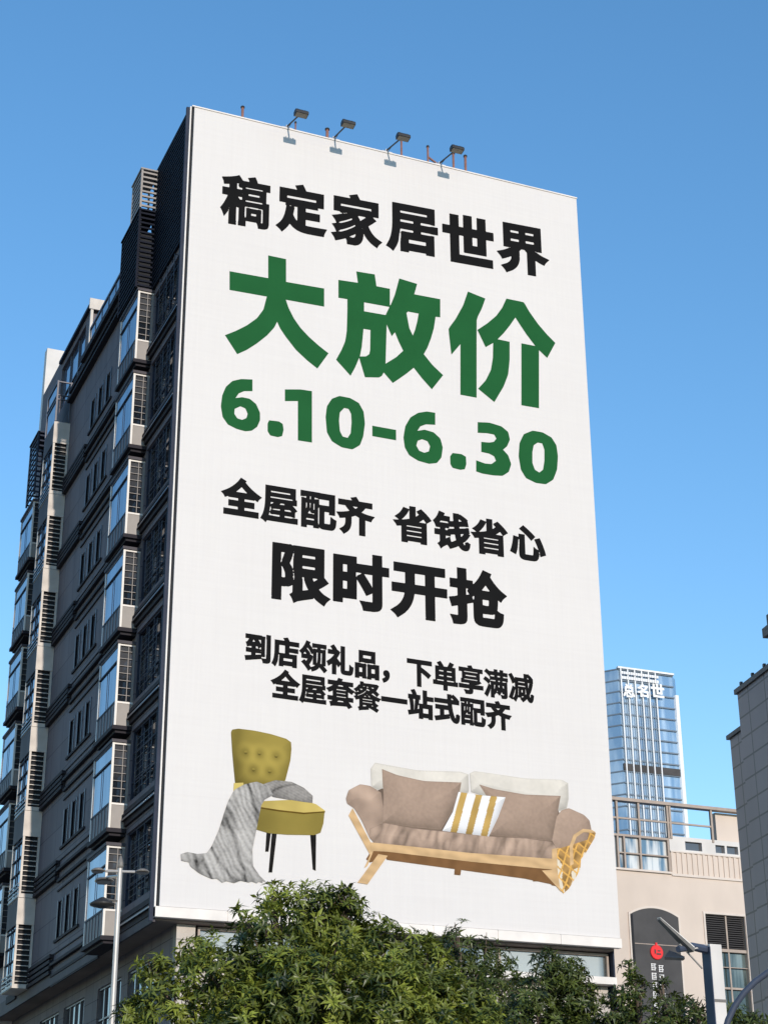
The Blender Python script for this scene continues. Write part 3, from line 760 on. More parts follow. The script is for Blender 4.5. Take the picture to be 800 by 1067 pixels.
# ---- printed pictures: flat ink areas in the plane of the banner, traced in facade metres
def inked(name, pts, colf, parent, y, step=.09, label=None, puff=0.0, pw=.25):
    bm = bmesh.new()
    vs_ = [bm.verts.new((p[0], 0, p[1])) for p in pts]
    bm.faces.new(vs_); bm.normal_update(); bmesh.ops.triangulate(bm, faces=bm.faces[:], ngon_method='EAR_CLIP')
    for _ in range(8):
        es = [e for e in bm.edges if e.calc_length() > step]
        if not es: break
        bmesh.ops.subdivide_edges(bm, edges=es, cuts=1, use_grid_fill=False); bm.normal_update()
        bmesh.ops.triangulate(bm, faces=[f_ for f_ in bm.faces if len(f_.verts) > 3])
    bm.normal_update()
    if sum(f_.normal.y*f_.calc_area() for f_ in bm.faces) > 0: bmesh.ops.reverse_faces(bm, faces=bm.faces[:])
    mb = MB(); idx = {}
    PX = np.array(pts); PB = np.roll(PX, -1, 0); AB = PB-PX; LL = np.maximum(1e-12, (AB**2).sum(1))
    zc = PX[:, 1].mean()
    for i, v in enumerate(bm.verts):
        idx[v] = i; x, z = v.co.x, v.co.z; mb.v.append((x, y, z+BZ)); c = colf(x, z)
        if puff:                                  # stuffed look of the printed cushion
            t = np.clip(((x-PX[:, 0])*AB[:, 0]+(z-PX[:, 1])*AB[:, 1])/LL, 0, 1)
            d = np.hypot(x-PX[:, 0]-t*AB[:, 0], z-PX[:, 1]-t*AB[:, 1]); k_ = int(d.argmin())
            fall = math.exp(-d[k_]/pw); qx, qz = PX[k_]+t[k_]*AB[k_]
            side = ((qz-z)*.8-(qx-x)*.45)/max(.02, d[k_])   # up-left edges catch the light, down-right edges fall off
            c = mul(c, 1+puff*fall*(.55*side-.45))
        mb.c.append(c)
    for f_ in bm.faces: mb.f.append(tuple(idx[v] for v in f_.verts))
    bm.free()
    return mb.build(name, M['ink'], parent)
def mul(c, k): return tuple(max(0, min(1, v*k)) for v in c)
def ridge(x, z, s, a=0.0, st=1.0):                # crease field: ridged noise stretched along direction a
    ca, sa = math.cos(a), math.sin(a); u, v = x*ca+z*sa, -x*sa+z*ca
    return 1-abs(noise.noise(Vector((u*s/st, v*s, 1.3))))*2.2
def smooth_pts(pts, n=2): return rounded(rounded(pts))
def nz2(x, z, s): return noise.noise(Vector((x*s, z*s, 3.7)))
def mul(c, k): return tuple(max(0, min(1, v*k)) for v in c)
GOLD = (.195, .148, .034)
ch = MB().box(0, .001, YT+.001, YT+.002, BZ+3, BZ+3.001).build('printed_armchair', M['ink'], bb)
CW = lambda pts: wl(pts, 180, 750, 4.706)
for nm, pts in (('leg', [(458, 555), (480, 555), (468, 648), (452, 648)]), ('leg', [(484, 560), (508, 562), (486, 750), (468, 750)]), ('leg', [(672, 565), (701, 565), (699, 742), (684, 735)])):
    inked(nm, CW(pts), lambda x, z: mul((.012, .011, .010), 1+.6*nz2(x, z, 6)), ch, YT-0.0040)
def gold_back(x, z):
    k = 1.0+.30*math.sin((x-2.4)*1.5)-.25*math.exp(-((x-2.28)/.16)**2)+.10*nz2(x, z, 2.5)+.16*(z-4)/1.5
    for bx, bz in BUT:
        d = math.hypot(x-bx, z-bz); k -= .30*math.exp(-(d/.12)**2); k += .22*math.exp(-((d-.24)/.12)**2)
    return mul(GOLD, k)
BUT = CW([(356, 162), (423, 168), (505, 180), (394, 247), (473, 256)])
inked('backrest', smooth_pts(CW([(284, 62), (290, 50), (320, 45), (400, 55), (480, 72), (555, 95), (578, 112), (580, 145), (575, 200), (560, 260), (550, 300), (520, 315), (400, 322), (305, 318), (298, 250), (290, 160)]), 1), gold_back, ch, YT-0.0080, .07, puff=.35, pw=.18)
for bx, bz in BUT:
    inked('button', [(bx+.055*math.cos(t*.5236), bz+.055*math.sin(t*.5236)) for t in range(12)], lambda x, z: mul(GOLD, 1.25 if z > bz else .55), ch, YT-0.0120)
inked('inner_back', CW([(298, 312), (345, 310), (345, 330), (296, 362)]), lambda x, z: (.52, .40, .12), ch, YT-0.0112)
inked('seat', smooth_pts(CW([(405, 430), (440, 400), (560, 395), (640, 398), (700, 415), (745, 448), (742, 460), (640, 462), (520, 452), (420, 440)]), 1), lambda x, z: mul((.46, .345, .10), 1+.25*(x-4.2)*.6+.1*nz2(x, z, 3)), ch, YT-0.0100)
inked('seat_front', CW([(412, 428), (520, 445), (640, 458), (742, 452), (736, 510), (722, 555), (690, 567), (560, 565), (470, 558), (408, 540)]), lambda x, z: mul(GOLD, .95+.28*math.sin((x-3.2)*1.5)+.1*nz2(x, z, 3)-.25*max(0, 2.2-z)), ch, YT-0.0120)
inked('piping', CW([(412, 427), (520, 444), (640, 457), (744, 450), (744, 456), (640, 465), (520, 452), (412, 435)]), lambda x, z: mul((.10, .06, .01), 1+.3*nz2(x, z, 6)), ch, YT-0.0144)
def blanket(x, z):
    wv = math.sin((x*.9+z*.55)*34+7*nz2(x, z, .9)+2.5*nz2(x, z, 2.4))        # knitted ribs that follow the folds
    f1 = ridge(x, z, 1.5, -1.05, 3.0); f2 = ridge(x+4, z, 3.2, -.8, 2.0)
    v = .36+.11*nz2(x, z, 1.2)-.24*max(0, f1-.62)*2.2-.10*max(0, f2-.7)*2+.055*wv+.07*nz2(x, z, 16)
    return (max(.03, v), max(.028, v*.94), max(.025, v*.87))
def blanket2(x, z):
    f1 = ridge(x, z, 2.2, .5, 2.5)
    v = .23-.13*max(0, f1-.55)*2+.08*nz2(x, z, 1.6)+.06*nz2(x, z, 15)+.02*math.sin((x*2+z*5)*14)
    return (max(.03, v), max(.028, v*.92), max(.025, v*.84))
inked('throw_blanket', smooth_pts(CW([(440, 318), (500, 298), (580, 306), (640, 335), (684, 375), (682, 410), (640, 405), (560, 392), (490, 380), (450, 350)]), 1), blanket2, ch, YT-0.0160, .03, puff=.4, pw=.1)
inked('throw_blanket', smooth_pts(CW([(300, 345), (350, 318), (410, 305), (470, 330), (490, 370), (450, 392), (432, 420), (416, 500), (400, 580), (388, 640), (392, 720), (425, 768), (455, 795), (436, 792), (440, 802), (420, 795), (410, 803), (385, 794), (370, 799), (330, 790), (300, 802), (262, 792), (240, 800), (215, 780), (190, 782), (130, 755), (85, 720), (78, 700), (40, 692), (38, 660), (70, 650), (120, 660), (165, 655), (190, 620), (225, 540), (250, 460), (270, 400)]), 1), blanket, ch, YT-0.0184, .028, puff=.3, pw=.1)

so = MB().box(9, 9.001, YT+.001, YT+.002, BZ+3, BZ+3.001).build('printed_sofa', M['ink'], bb)
SW = lambda pts: wl(pts, 350, 780, 2.857)
WOOD = (.52, .340, .175); TAUPE = (.365, .260, .195)
def wood(x, z): return mul(WOOD, 1+.10*math.sin((z*9+x*1.2)*2+3*nz2(x, z, 1.2))+.12*nz2(x, z, 5))
def wood_dark(x, z): return mul((.17, .085, .035), 1+.2*nz2(x, z, 4))
def taupe(k0, ox=0):
    return lambda x, z: mul(TAUPE, k0*(1+.16*nz2(x+ox, z, 1.3)+.10*nz2(x, z, 11)))
def folds(x, z):
    f1 = ridge(x, z, 3.4, 1.25, 2.2); f2 = ridge(x+3, z, 1.5, 1.0, 1.6)
    return mul(TAUPE, 1.04+.20*math.sin(x*7.5-z*3+2.5*nz2(x, z, 1.2))*(.6+.6*nz2(x+9, z, 1.1))-.34*max(0, f1-.45)-.34*max(0, f2-.5)+.20*nz2(x, z, 2.6)+.10*math.sin(x*19-z*7+4*nz2(x, z, 1.6))+.06*nz2(x, z, 14))
def offwhite(x, z): return mul((.60, .55, .48), 1+.10*nz2(x, z, 1.8)+.05*nz2(x, z, 9))
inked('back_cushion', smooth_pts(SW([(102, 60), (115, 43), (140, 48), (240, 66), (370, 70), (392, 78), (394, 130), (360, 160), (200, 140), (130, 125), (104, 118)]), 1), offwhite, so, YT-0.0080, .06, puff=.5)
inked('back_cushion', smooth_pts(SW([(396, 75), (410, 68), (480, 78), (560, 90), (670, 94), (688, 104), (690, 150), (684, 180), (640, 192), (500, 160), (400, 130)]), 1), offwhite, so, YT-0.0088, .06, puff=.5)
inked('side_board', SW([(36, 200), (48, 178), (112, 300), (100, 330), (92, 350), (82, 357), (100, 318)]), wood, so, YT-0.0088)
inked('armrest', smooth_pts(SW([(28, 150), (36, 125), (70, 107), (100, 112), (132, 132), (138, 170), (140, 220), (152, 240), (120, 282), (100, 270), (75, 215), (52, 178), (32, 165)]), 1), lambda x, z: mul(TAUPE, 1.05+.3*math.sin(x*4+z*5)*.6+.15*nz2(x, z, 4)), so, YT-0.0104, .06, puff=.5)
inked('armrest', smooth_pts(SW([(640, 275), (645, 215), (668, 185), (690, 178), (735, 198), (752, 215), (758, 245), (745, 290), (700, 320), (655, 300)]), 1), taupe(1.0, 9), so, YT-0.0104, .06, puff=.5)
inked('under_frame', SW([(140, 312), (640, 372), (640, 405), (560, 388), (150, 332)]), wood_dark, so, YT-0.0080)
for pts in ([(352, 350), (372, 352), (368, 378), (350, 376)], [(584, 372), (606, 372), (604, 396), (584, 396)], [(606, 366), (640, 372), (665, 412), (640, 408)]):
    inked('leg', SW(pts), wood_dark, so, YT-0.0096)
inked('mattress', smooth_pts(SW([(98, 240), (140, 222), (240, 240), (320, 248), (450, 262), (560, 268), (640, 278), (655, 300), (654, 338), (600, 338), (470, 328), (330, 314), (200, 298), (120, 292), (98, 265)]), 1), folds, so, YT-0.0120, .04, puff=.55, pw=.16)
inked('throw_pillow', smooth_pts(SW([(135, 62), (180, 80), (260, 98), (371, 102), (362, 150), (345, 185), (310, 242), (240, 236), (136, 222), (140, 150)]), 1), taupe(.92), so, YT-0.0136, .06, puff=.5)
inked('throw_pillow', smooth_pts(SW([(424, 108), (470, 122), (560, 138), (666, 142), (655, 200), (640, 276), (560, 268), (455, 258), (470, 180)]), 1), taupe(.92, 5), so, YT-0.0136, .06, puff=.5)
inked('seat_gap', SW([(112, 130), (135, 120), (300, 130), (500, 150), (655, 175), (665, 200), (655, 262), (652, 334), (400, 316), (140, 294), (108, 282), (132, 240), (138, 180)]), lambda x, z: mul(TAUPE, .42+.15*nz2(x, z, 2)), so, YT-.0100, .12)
inked('under_frame', SW([(88, 330), (106, 300), (150, 304), (640, 352), (655, 372), (400, 352), (150, 326), (100, 340)]), wood_dark, so, YT-.0075, .12)
def stripes(x, z):
    t = (x-z*.30)*1.9
    return mul((.43, .275, .085), 1.05+.25*nz2(x, z, 2.5)) if (t % 1.0) < .44 else mul((.72, .70, .69), 1+.05*nz2(x, z, 4))
inked('striped_pillow', SW([(362, 130), (430, 140), (502, 146), (480, 205), (452, 263), (380, 254), (314, 246), (345, 190)]), stripes, so, YT-0.0160, .035, puff=.45, pw=.16)
inked('seat_rail', SW([(100, 280), (200, 290), (400, 312), (655, 330), (650, 362), (400, 338), (150, 308), (104, 306)]), wood, so, YT-0.0160)
inked('leg', SW([(124, 315), (152, 320), (92, 405), (62, 400)]), wood, so, YT-0.0176)
inked('leg', SW([(640, 300), (660, 296), (664, 405), (668, 428), (610, 364), (640, 362)]), wood, so, YT-0.0176)
def rattan(x, z):
    a_ = abs(math.sin(x*6.5+z*9+.8*nz2(x, z, 1.5))); b_ = abs(math.sin(x*10-z*4.2+.8*nz2(x, z, 1.1)))
    if min(a_, b_) < .30: return mul((.60, .33, .085), 1+.25*nz2(x, z, 6))
    return mul((.40, .23, .08), .8+.5*nz2(x, z, 5)) if nz2(x+3, z, 1.6) > -.05 else (.62, .54, .42)
inked('end_frame', SW([(655, 300), (690, 290), (746, 272), (752, 246), (770, 252), (766, 268), (740, 312), (726, 330), (724, 362), (690, 418), (674, 432), (664, 420), (656, 360)]),
      rattan, so, YT-0.0192, .035)
inked('rattan_hoop', SW([(694, 350), (692, 290), (704, 258), (732, 240), (758, 243), (770, 250), (758, 252), (734, 250), (713, 264), (702, 292), (704, 345)]), wood, so, YT-0.0208)

# ------------------------------------------------------------------ floodlights and posts along the top
def floodlight(bx, hx, hy, hh, label):
    z = BZ+BH+.05
    t = thing('floodlight', label, 'floodlight', (bx, 0, z), 'floodlights along the billboard top')
    MB().box(bx-.20, bx+.20, -.058, .16, z+.001, z+.03).box(bx-.05, bx+.05, -.03, .05, z+.03, z+.14).build('base_plate', M['plate'], t)
    e = Vector((hx, hy, BZ+hh)); b0 = Vector((bx, 0, z+.10))
    d = (e-b0).normalized()
    MB().tube([b0, e-d*.10], .028, 10).tube([b0+Vector((.06, .02, -.02)), b0+d*.5], .012, 6).build('arm', M['lamp_black'], t)
    hd = MB()
    L, W_, H_ = .235, .13, .10
    pts = [(-L, -W_, -H_*.7), (-L, W_, -H_), (-L, W_*1.1, H_*.5), (-L, W_*.4, H_), (-L, -W_*.6, H_*.9), (-L, -W_, H_*.2)]
    hd.prism([e+Vector(p) for p in pts], (2*L, 0, 0))
    hd.box(e.x-.15, e.x-.11, e.y-.02, e.y+.03, e.z+.09, e.z+.15).box(e.x+.11, e.x+.15, e.y-.02, e.y+.03, e.z+.09, e.z+.15)
    for i in range(7): hd.box(e.x-.20+i*.06, e.x-.18+i*.06, e.y-.06, e.y+.10, e.z+.085, e.z+.115)
    hd.build('lamp_head', M['lamp_black'], t)
    c = [e+Vector(p) for p in ((-.21, -.115, -.082), (.21, -.115, -.082), (.21, .115, -.107), (-.21, .115, -.107))]
    MB().poly(c[::-1]).build('lens', M['lamp_glass'], t)
FLP = [((298, 112), (335, 70)), ((420, 143), (457, 97)), ((557, 178), (600, 131)), ((695, 209), (740, 163))]
FLL = ['black floodlight nearest the left corner of the billboard top', 'second black floodlight from the left on the billboard top',
       'third black floodlight from the left on the billboard top', 'rightmost black floodlight on the billboard top, between rusty posts']
for (b_, h_), lab in zip(FLP, FLL):
    bx = on_y(180+b_[0]/2.5, 90+b_[1]/2.5, 0).x
    p = on_y(180+h_[0]/2.5, 90+h_[1]/2.5, -1.28)
    floodlight(bx, p.x, p.y, p.z-BZ, lab)
def post(px, py, py0, rad, label, m='rust', lean=None):
    top = on_y(px, py, .22); z0 = BZ+BH-.3
    o = thing('roof_post', label, 'post', (top.x, .22, z0), 'rusty posts along the billboard top')
    if lean: MB().tube([(top.x, .22, z0), top], rad, 8).tube([top-Vector((0, 0, .45)), (top.x+lean, .22, z0+.3)], rad, 8).build('steel_tube', M[m], o)
    else: MB().tube([(top.x, .22, z0), top], rad, 8).build('steel_tube', M[m], o)
    MB().lathe((top.x, .22, top.z-.02), [(rad*1.5, 0), (rad*1.5, .05), (rad*.6, .09)], 8).build('cap', M['lamp_black'], o)
post(253, 112, 0, .05, 'short rusty post standing alone near the left corner of the billboard top')
post(308, 128, 0, .03, 'thin rusty post just behind the leftmost floodlight')
post(341, 135, 0, .06, 'short dark-sided rusty post left of the second floodlight')
post(418, 146, 0, .04, 'rusty post just right of the third floodlight arm')
post(445.5, 153, 0, .04, 'rusty post with a diagonal brace between third and fourth floodlights', lean=.85)
post(472, 160, 0, .045, 'rusty post directly behind the rightmost floodlight head')
post(484.5, 163, 0, .05, 'rightmost rusty post on the billboard top')

# ------------------------------------------------------------------ shopping building behind on the right
MY = 12.0
mall = thing('shopping_building', 'low cream building behind the billboard block with an open roof frame', 'building', (26, MY+6, 0))
mw = MB()
def wall_front(mb, x0, x1, z0, z1, y0, y1, rc):
    zs = sorted(set([z0, z1]+[r[2] for r in rc]+[r[3] for r in rc]))
    for a, b_ in zip(zs, zs[1:]):
        mid = (a+b_)/2; cur = x0
        for r in sorted(r for r in rc if r[2] < mid < r[3]):
            if r[0] > cur+1e-4: mb.box(cur, r[0], y0, y1, a, b_)
            cur = r[1]
        if x1 > cur+1e-4: mb.box(cur, x1, y0, y1, a, b_)
AXL, AXR = 22.70, 24.92
mrects = [(AXL, AXR, 5.0, 14.62), (26.22, 28.10, 6.0, 14.86), (22.36, 24.74, 16.50, 17.74)]
wall_front(mw, 16.2, 40, 0, 17.76, MY, MY+.5, mrects[:2]+[(16.2, 24.78, 16.44, 17.76), (24.78, 40, 16.4, 17.76)])
mw.box(16.2, 40, MY+.9, MY+14, 0, 16.0)
mw.build('wall', M['mall'], mall)
# arched head of the sign recess
cx, hw = (AXL+AXR)/2, (AXR-AXL)/2
def arch(x, rise=.30): return 14.62+rise*(1-((x-cx)/hw)**2)
# fill above the springing is cut by the arch: thin proud moulding round the recess
am = MB(); n = 18
for i in range(n):
    xa, xb = AXL+(AXR-AXL)*i/n, AXL+(AXR-AXL)*(i+1)/n
    am.prism([(xa, MY-.05, arch(xa)), (xb, MY-.05, arch(xb)), (xb, MY-.05, arch(xb)+.09), (xa, MY-.05, arch(xa)+.09)], (0, .06, 0))
am.box(AXL-.07, AXL, MY-.05, MY+.01, 5, 14.70).box(AXR, AXR+.07, MY-.05, MY+.01, 5, 14.70)
am.build('arch_moulding', M['mall_trim'], mall)
# trims, ribbed band and parapet
tr = MB().box(16.2, 24.76, MY-.10, MY+.12, 16.36, 16.438).box(24.78, 40, MY-.06, MY+.2, 16.30, 16.398).box(24.80, 40, MY-.03, MY+.3, 17.28, 17.33)
tr.box(26.12, 26.21, MY-.04, MY+.06, 6, 14.96).box(28.11, 28.20, MY-.04, MY+.06, 6, 14.96).box(26.21, 28.11, MY-.04, MY+.06, 14.87, 14.96)
tr.build('trim', M['mall_trim'], mall)
rb = MB().box(24.80, 40, MY+.03, MY+.3, 16.40, 17.275)
for i in range(60): rb.box(24.82+i*.25, 24.94+i*.25, MY-.01, MY+.028, 16.40, 17.275)
rb.build('ribbed_cladding', M['mall'], mall)
pb = MB(); wall_front(pb, 24.80, 40, 17.335, 17.95, MY+.02, MY+.25, [(25.55, 26.35, 17.42, 17.78), (27.0, 27.45, 17.42, 17.75), (27.55, 28.1, 17.42, 17.75)])
pb.build('parapet', M['mall_white'], mall)
for a, b_ in ((25.55, 26.35), (27.0, 27.45), (27.55, 28.1)): MB().quad((a, MY+.15, 17.42), (b_, MY+.15, 17.42), (b_, MY+.15, 17.78), (a, MY+.15, 17.78)).build('parapet_window', M['pane_dark'], mall)
# upper windows
uw = MB()
for x in (22.32, 22.62, 23.36, 24.68): uw.box(x, x+.08, MY-.02, MY+.10, 16.44, 17.74)
uw.box(16.2, 24.76, MY-.03, MY+.11, 17.741, 17.83).box(22.40, 24.68, MY-.01, MY+.09, 17.05, 17.10)
f = uw.build('window', M['mall_frame'], mall)
MB().quad((16.2, MY+.12, 16.44), (24.76, MY+.12, 16.44), (24.76, MY+.12, 17.74), (16.2, MY+.12, 17.74)).build('pane', M['mall_glass'], f)
# open steel frame on the roof
sf = MB()
for x in (22.36, 23.38, 24.74, 24.86, 26.86): sf.box(x, x+.09, MY-.02, MY+.10, 17.83, 19.2)
sf.box(16.2, 40, MY-.08, MY+.25, 19.20, 19.33).box(16.2, 26.86, MY, MY+.08, 18.46, 18.53)
sf.build('roof_frame', M['mall_frame'], mall)
rbx = MB().box(27.3, 40, MY+.3, MY+.75, 17.3, 19.19)
rbx.build('roof_room', M['mall'], mall)
MB().box(24.6, 40, MY+.26, MY+14, 16.02, 17.26).build('roof_terrace', M['mall_white'], mall)
# tall windows at the right
tw = MB()
tw.box(26.23, 28.09, MY+.04, MY+.16, 13.40, 13.52).box(26.23, 28.09, MY+.06, MY+.14, 11.93, 12.01).box(26.23, 28.09, MY+.06, MY+.14, 9.2, 9.28)
for a, b_ in ((6, 13.39), (13.53, 14.86)): tw.box(27.20, 27.27, MY+.055, MY+.145, a, b_) if a > 13 else tw.box(27.20, 27.27, MY+.03, MY+.058, a, b_)
tw.box(26.23, 28.09, MY+.065, MY+.135, 12.78, 12.81)
f = tw.build('window', M['mall_frame'], mall)
MB().quad((26.22, MY+.2, 6), (28.10, MY+.2, 6), (28.10, MY+.2, 13.4), (26.22, MY+.2, 13.4)).build('pane', M['mall_blind'], f)
lv = MB()
for i in range(15):
    z = 13.56+i*.087
    lv.box(26.24, 27.19, MY+.10, MY+.17, z, z+.035).box(27.28, 28.08, MY+.10, MY+.17, z, z+.035)
g = lv.build('louvre_blind', M['tower_dark'], f)
MB().quad((26.22, MY+.21, 13.4), (28.10, MY+.21, 13.4), (28.10, MY+.21, 14.86), (26.22, MY+.21, 14.86)).build('backing_board', M['dark'], f)

# the dark arched sign in the recess
sg = thing('shop_sign', 'dark arched sign with a round red emblem on the cream wall', 'sign', (cx, MY-.02, 5))
bd = [(AXL, MY-.012, 5.0), (AXR, MY-.012, 5.0)]+[(AXR-(AXR-AXL)*i/16, MY-.012, arch(AXR-(AXR-AXL)*i/16)) for i in range(17)]
MB().prism(bd, (0, -.03, 0)).build('board', M['sign_dark'], sg)
MB().box(AXL+.14, AXR-.02, MY-.048, MY-.0425, 13.47, 13.50).box(AXL+.14, AXR-.02, MY-.048, MY-.0425, 9.6, 9.63).build('joint', M['mall_frame'], sg)
MB().box(AXL, AXL+.12, MY-.05, MY-.0425, 5, 14.62).build('return_edge', M['dark'], sg)
ex, ez, er = 23.79, 13.18, .285
em = MB().lathe((ex, MY-.044, ez), [(er, 0), (er, .05), (er*.93, .065)], 32, Vector((0, -1, 0)))
em.prism([(ex-.04, MY-.046, ez+er*.96), (ex+.04, MY-.046, ez+er*.96), (ex+.045, MY-.046, ez+er*1.3), (ex-.045, MY-.046, ez+er*1.3)], (0, -.05, 0))
e_ = em.build('emblem', M['red'], sg)
MB().box(ex-.12, ex-.06, MY-.122, MY-.112, ez-.06, ez+.10).box(ex-.03, ex+.17, MY-.122, MY-.112, ez-.10, ez-.04).box(ex+.03, ex+.15, MY-.122, MY-.112, ez+.03, ez+.08).build('emblem_mark', M['sign_dark'], e_)
tx = MB(); random.seed(4)
for row in range(9):
    for colx in (-.17, .17):
        z = 12.72-row*.36-(.0 if colx < 0 else .05); x = ex+colx
        for k in range(4): tx.box(x-.11, x+.11-(k % 2)*.06, MY-.058, MY-.0425, z-.015-k*.075, z+.012-k*.075)
        for k in range(2):
            xx = x-.09+k*.15+random.uniform(-.02, .02); tx.box(xx, xx+.025, MY-.0595, MY-.0425, z-.25, z+.02)
tx.build('lettering', M['sign_white'], sg)

# ------------------------------------------------------------------ far glass tower
TY = 420.0
def tpt(px, py): return on_y(px, py, TY)
tp = {k: tpt(*v) for k, v in dict(a=(632, 702.5), b=(643, 702), c=(690, 703), d=(699.5, 703.5)).items()}
TZ = tp['c'].z; x1, x2, x3 = tp['b'].x, tp['c'].x-2.0, tp['d'].x
xl = x1-16
tower = thing('office_tower', 'distant blue glass tower with white fins rising behind the cream building', 'tower', ((x1+x3)/2, TY+12, 0))
body = [(xl, TY+22, 0), (x1, TY, 0), (x3, TY, 0), (x3+3, TY+3, 0), (x3+3, TY+30, 0), (xl, TY+30, 0)]
MB().prism(body, (0, 0, TZ)).build('glass_wall', M['tower_glass'], tower)
MB().box(x3+.2, x3+3.4, TY+2.2, TY+12, 0, tpt(705, 722).z).build('side_pier', M['tower_white'], tower)
fl = MB(); i = 0; zb = TZ
band = tpt(690, 804).z
z = TZ-.4
while z > 60:
    fl.box(x1-.0, x3+.1, TY-.46, TY+.5, z, z+.45)
    fl.prism([(xl, TY+21.75, z), (x1-.01, TY-.25, z), (x1-.01, TY+.2, z), (xl, TY+22.2, z)], (0, 0, .45))
    z -= 3.75
fl.build('floor_lines', M['tower_line'], tower)
fx = [tpt(p, 760).x for p in (650.5, 658.5, 667, 675.5, 684, 692)]
fx = [x1+.6+(x2-x1-.6)*k/5.6 for k in range(6)]
fn = MB(); fl2 = MB()
for x in fx: fn.box(x, x+.42, TY-.8, TY-.26, 0, TZ)
for x in fx[:-1]:
    s_ = (fx[1]-fx[0])/3
    for q in (1, 2): fl2.box(x+.2+s_*q, x+.36+s_*q, TY-.44, TY-.26, 0, TZ-10)
fn.box(x1-.2, x3+.3, TY-.9, TY+.3, TZ, TZ+.6)
fn.build('white_fins', M['tower_white'], tower); fl2.build('glazing_bars', M['tower_mid'], tower)
MB().box(x1-.05, x3+.15, TY-.62, TY+.4, band-1.1, band+1.2).build('dark_band', M['tower_dark'], tower)
hs = MB(); 
for k in range(16):
    xa = x1+.8+k*(x2-x1-1)/16
    hs.box(xa, xa+.75, TY-1.0, TY-.81, TZ-3.6, TZ-2.6).box(xa, xa+.75, TY-1.0, TY-.81, TZ-1.9, TZ-1.0)
hs.build('crown_lattice', M['tower_white'], tower)
ts = thing('rooftop_sign', 'white three-character sign across the top of the distant glass tower', 'sign', ((x1+x3)/2, TY-1.1, TZ-9))
for chr_, pa, pb_ in (('总', 647, 658.5), ('名', 662, 672.5), ('世', 676, 689)):
    mb = MB(); g = glyph(chr_, .035); xs = [p[0] for p in g[0]]; zs = [p[1] for p in g[0]]
    A, B = tpt(pa, 727), tpt(pb_, 714.5)
    put(mb, g, lambda x: A.x+(x-min(xs))/(max(xs)-min(xs))*(B.x-A.x), lambda z: A.z+(z-min(zs))/(max(zs)-min(zs))*(B.z-A.z), TY-1.3)
    mb.build('character', M['sign_white'], ts)

# ------------------------------------------------------------------ dark tiled building at the right edge
DK = R(90-10.95)                                   # heading of its side wall
F0 = CAM + Vector((math.sin(R(34.55)), math.cos(R(34.55)), 0))*35.0
dk = thing('tiled_building', 'dark grey tiled building with stepped parapet at the right edge', 'building', (F0.x, F0.y, 0))
ang = R(-10.95)
zt = lambda el, t: CAM.z+math.tan(R(el))*math.hypot(F0.x-CAM.x-t*math.sin(R(10.95)), F0.y-CAM.y-t*math.cos(R(10.95)))
H1 = zt(17.08, .25); H0 = zt(15.95, 0.0)
# local frame: X = out to the right (hidden), Y = along the wall away from the camera
def loc(mb): return mb.rot(ang, (F0.x, F0.y))
ox, oy = F0.x, F0.y
tw_ = MB().box(ox+.06, ox+9, oy-.28, oy+.42, 0, H0-.06).box(ox, ox+10, oy-9, oy-.281, 0, H1)
tile2 = M['tile']
n_ = tile2.node_tree; 
loc(tw_).build('wall', tile2, dk)
# the grid runs along the wall, so the tile pattern is read in the wall's own direction
mpn = n_.nodes.new('ShaderNodeMapping'); mpn.inputs['Rotation'].default_value = (0, 0, -ang-R(90))
tcn = [q for q in n_.nodes if q.bl_idname == 'ShaderNodeTexCoord'][0]; spn = [q for q in n_.nodes if q.bl_idname == 'ShaderNodeSeparateXYZ'][0]
n_.links.new(tcn.outputs['Object'], mpn.inputs[0]); n_.links.new(mpn.outputs[0], spn.inputs[0])
cp = MB().box(ox-.05, ox+10, oy-9, oy-.23, H1, H1+.10).box(ox+.01, ox+9, oy-.279, oy+.50, H0-.055, H0+.03)
for i in range(9): cp.box(ox-.06, ox-.01, oy-.62-i*.58, oy-.56-i*.58, H1+.10, H1+.16)
loc(cp).build('coping', M['tile_trim'], dk)
up = MB().box(ox-.05, ox+8, oy-7, oy-2.25, H1+.11, H1+.55).box(ox-.18, ox+8, oy-7, oy-2.12, H1+.551, H1+.74).box(ox-.10, ox+8, oy-7, oy-2.2, H1+.701, H1+1.0)
loc(up).build('upper_parapet', M['tile_trim'], dk)

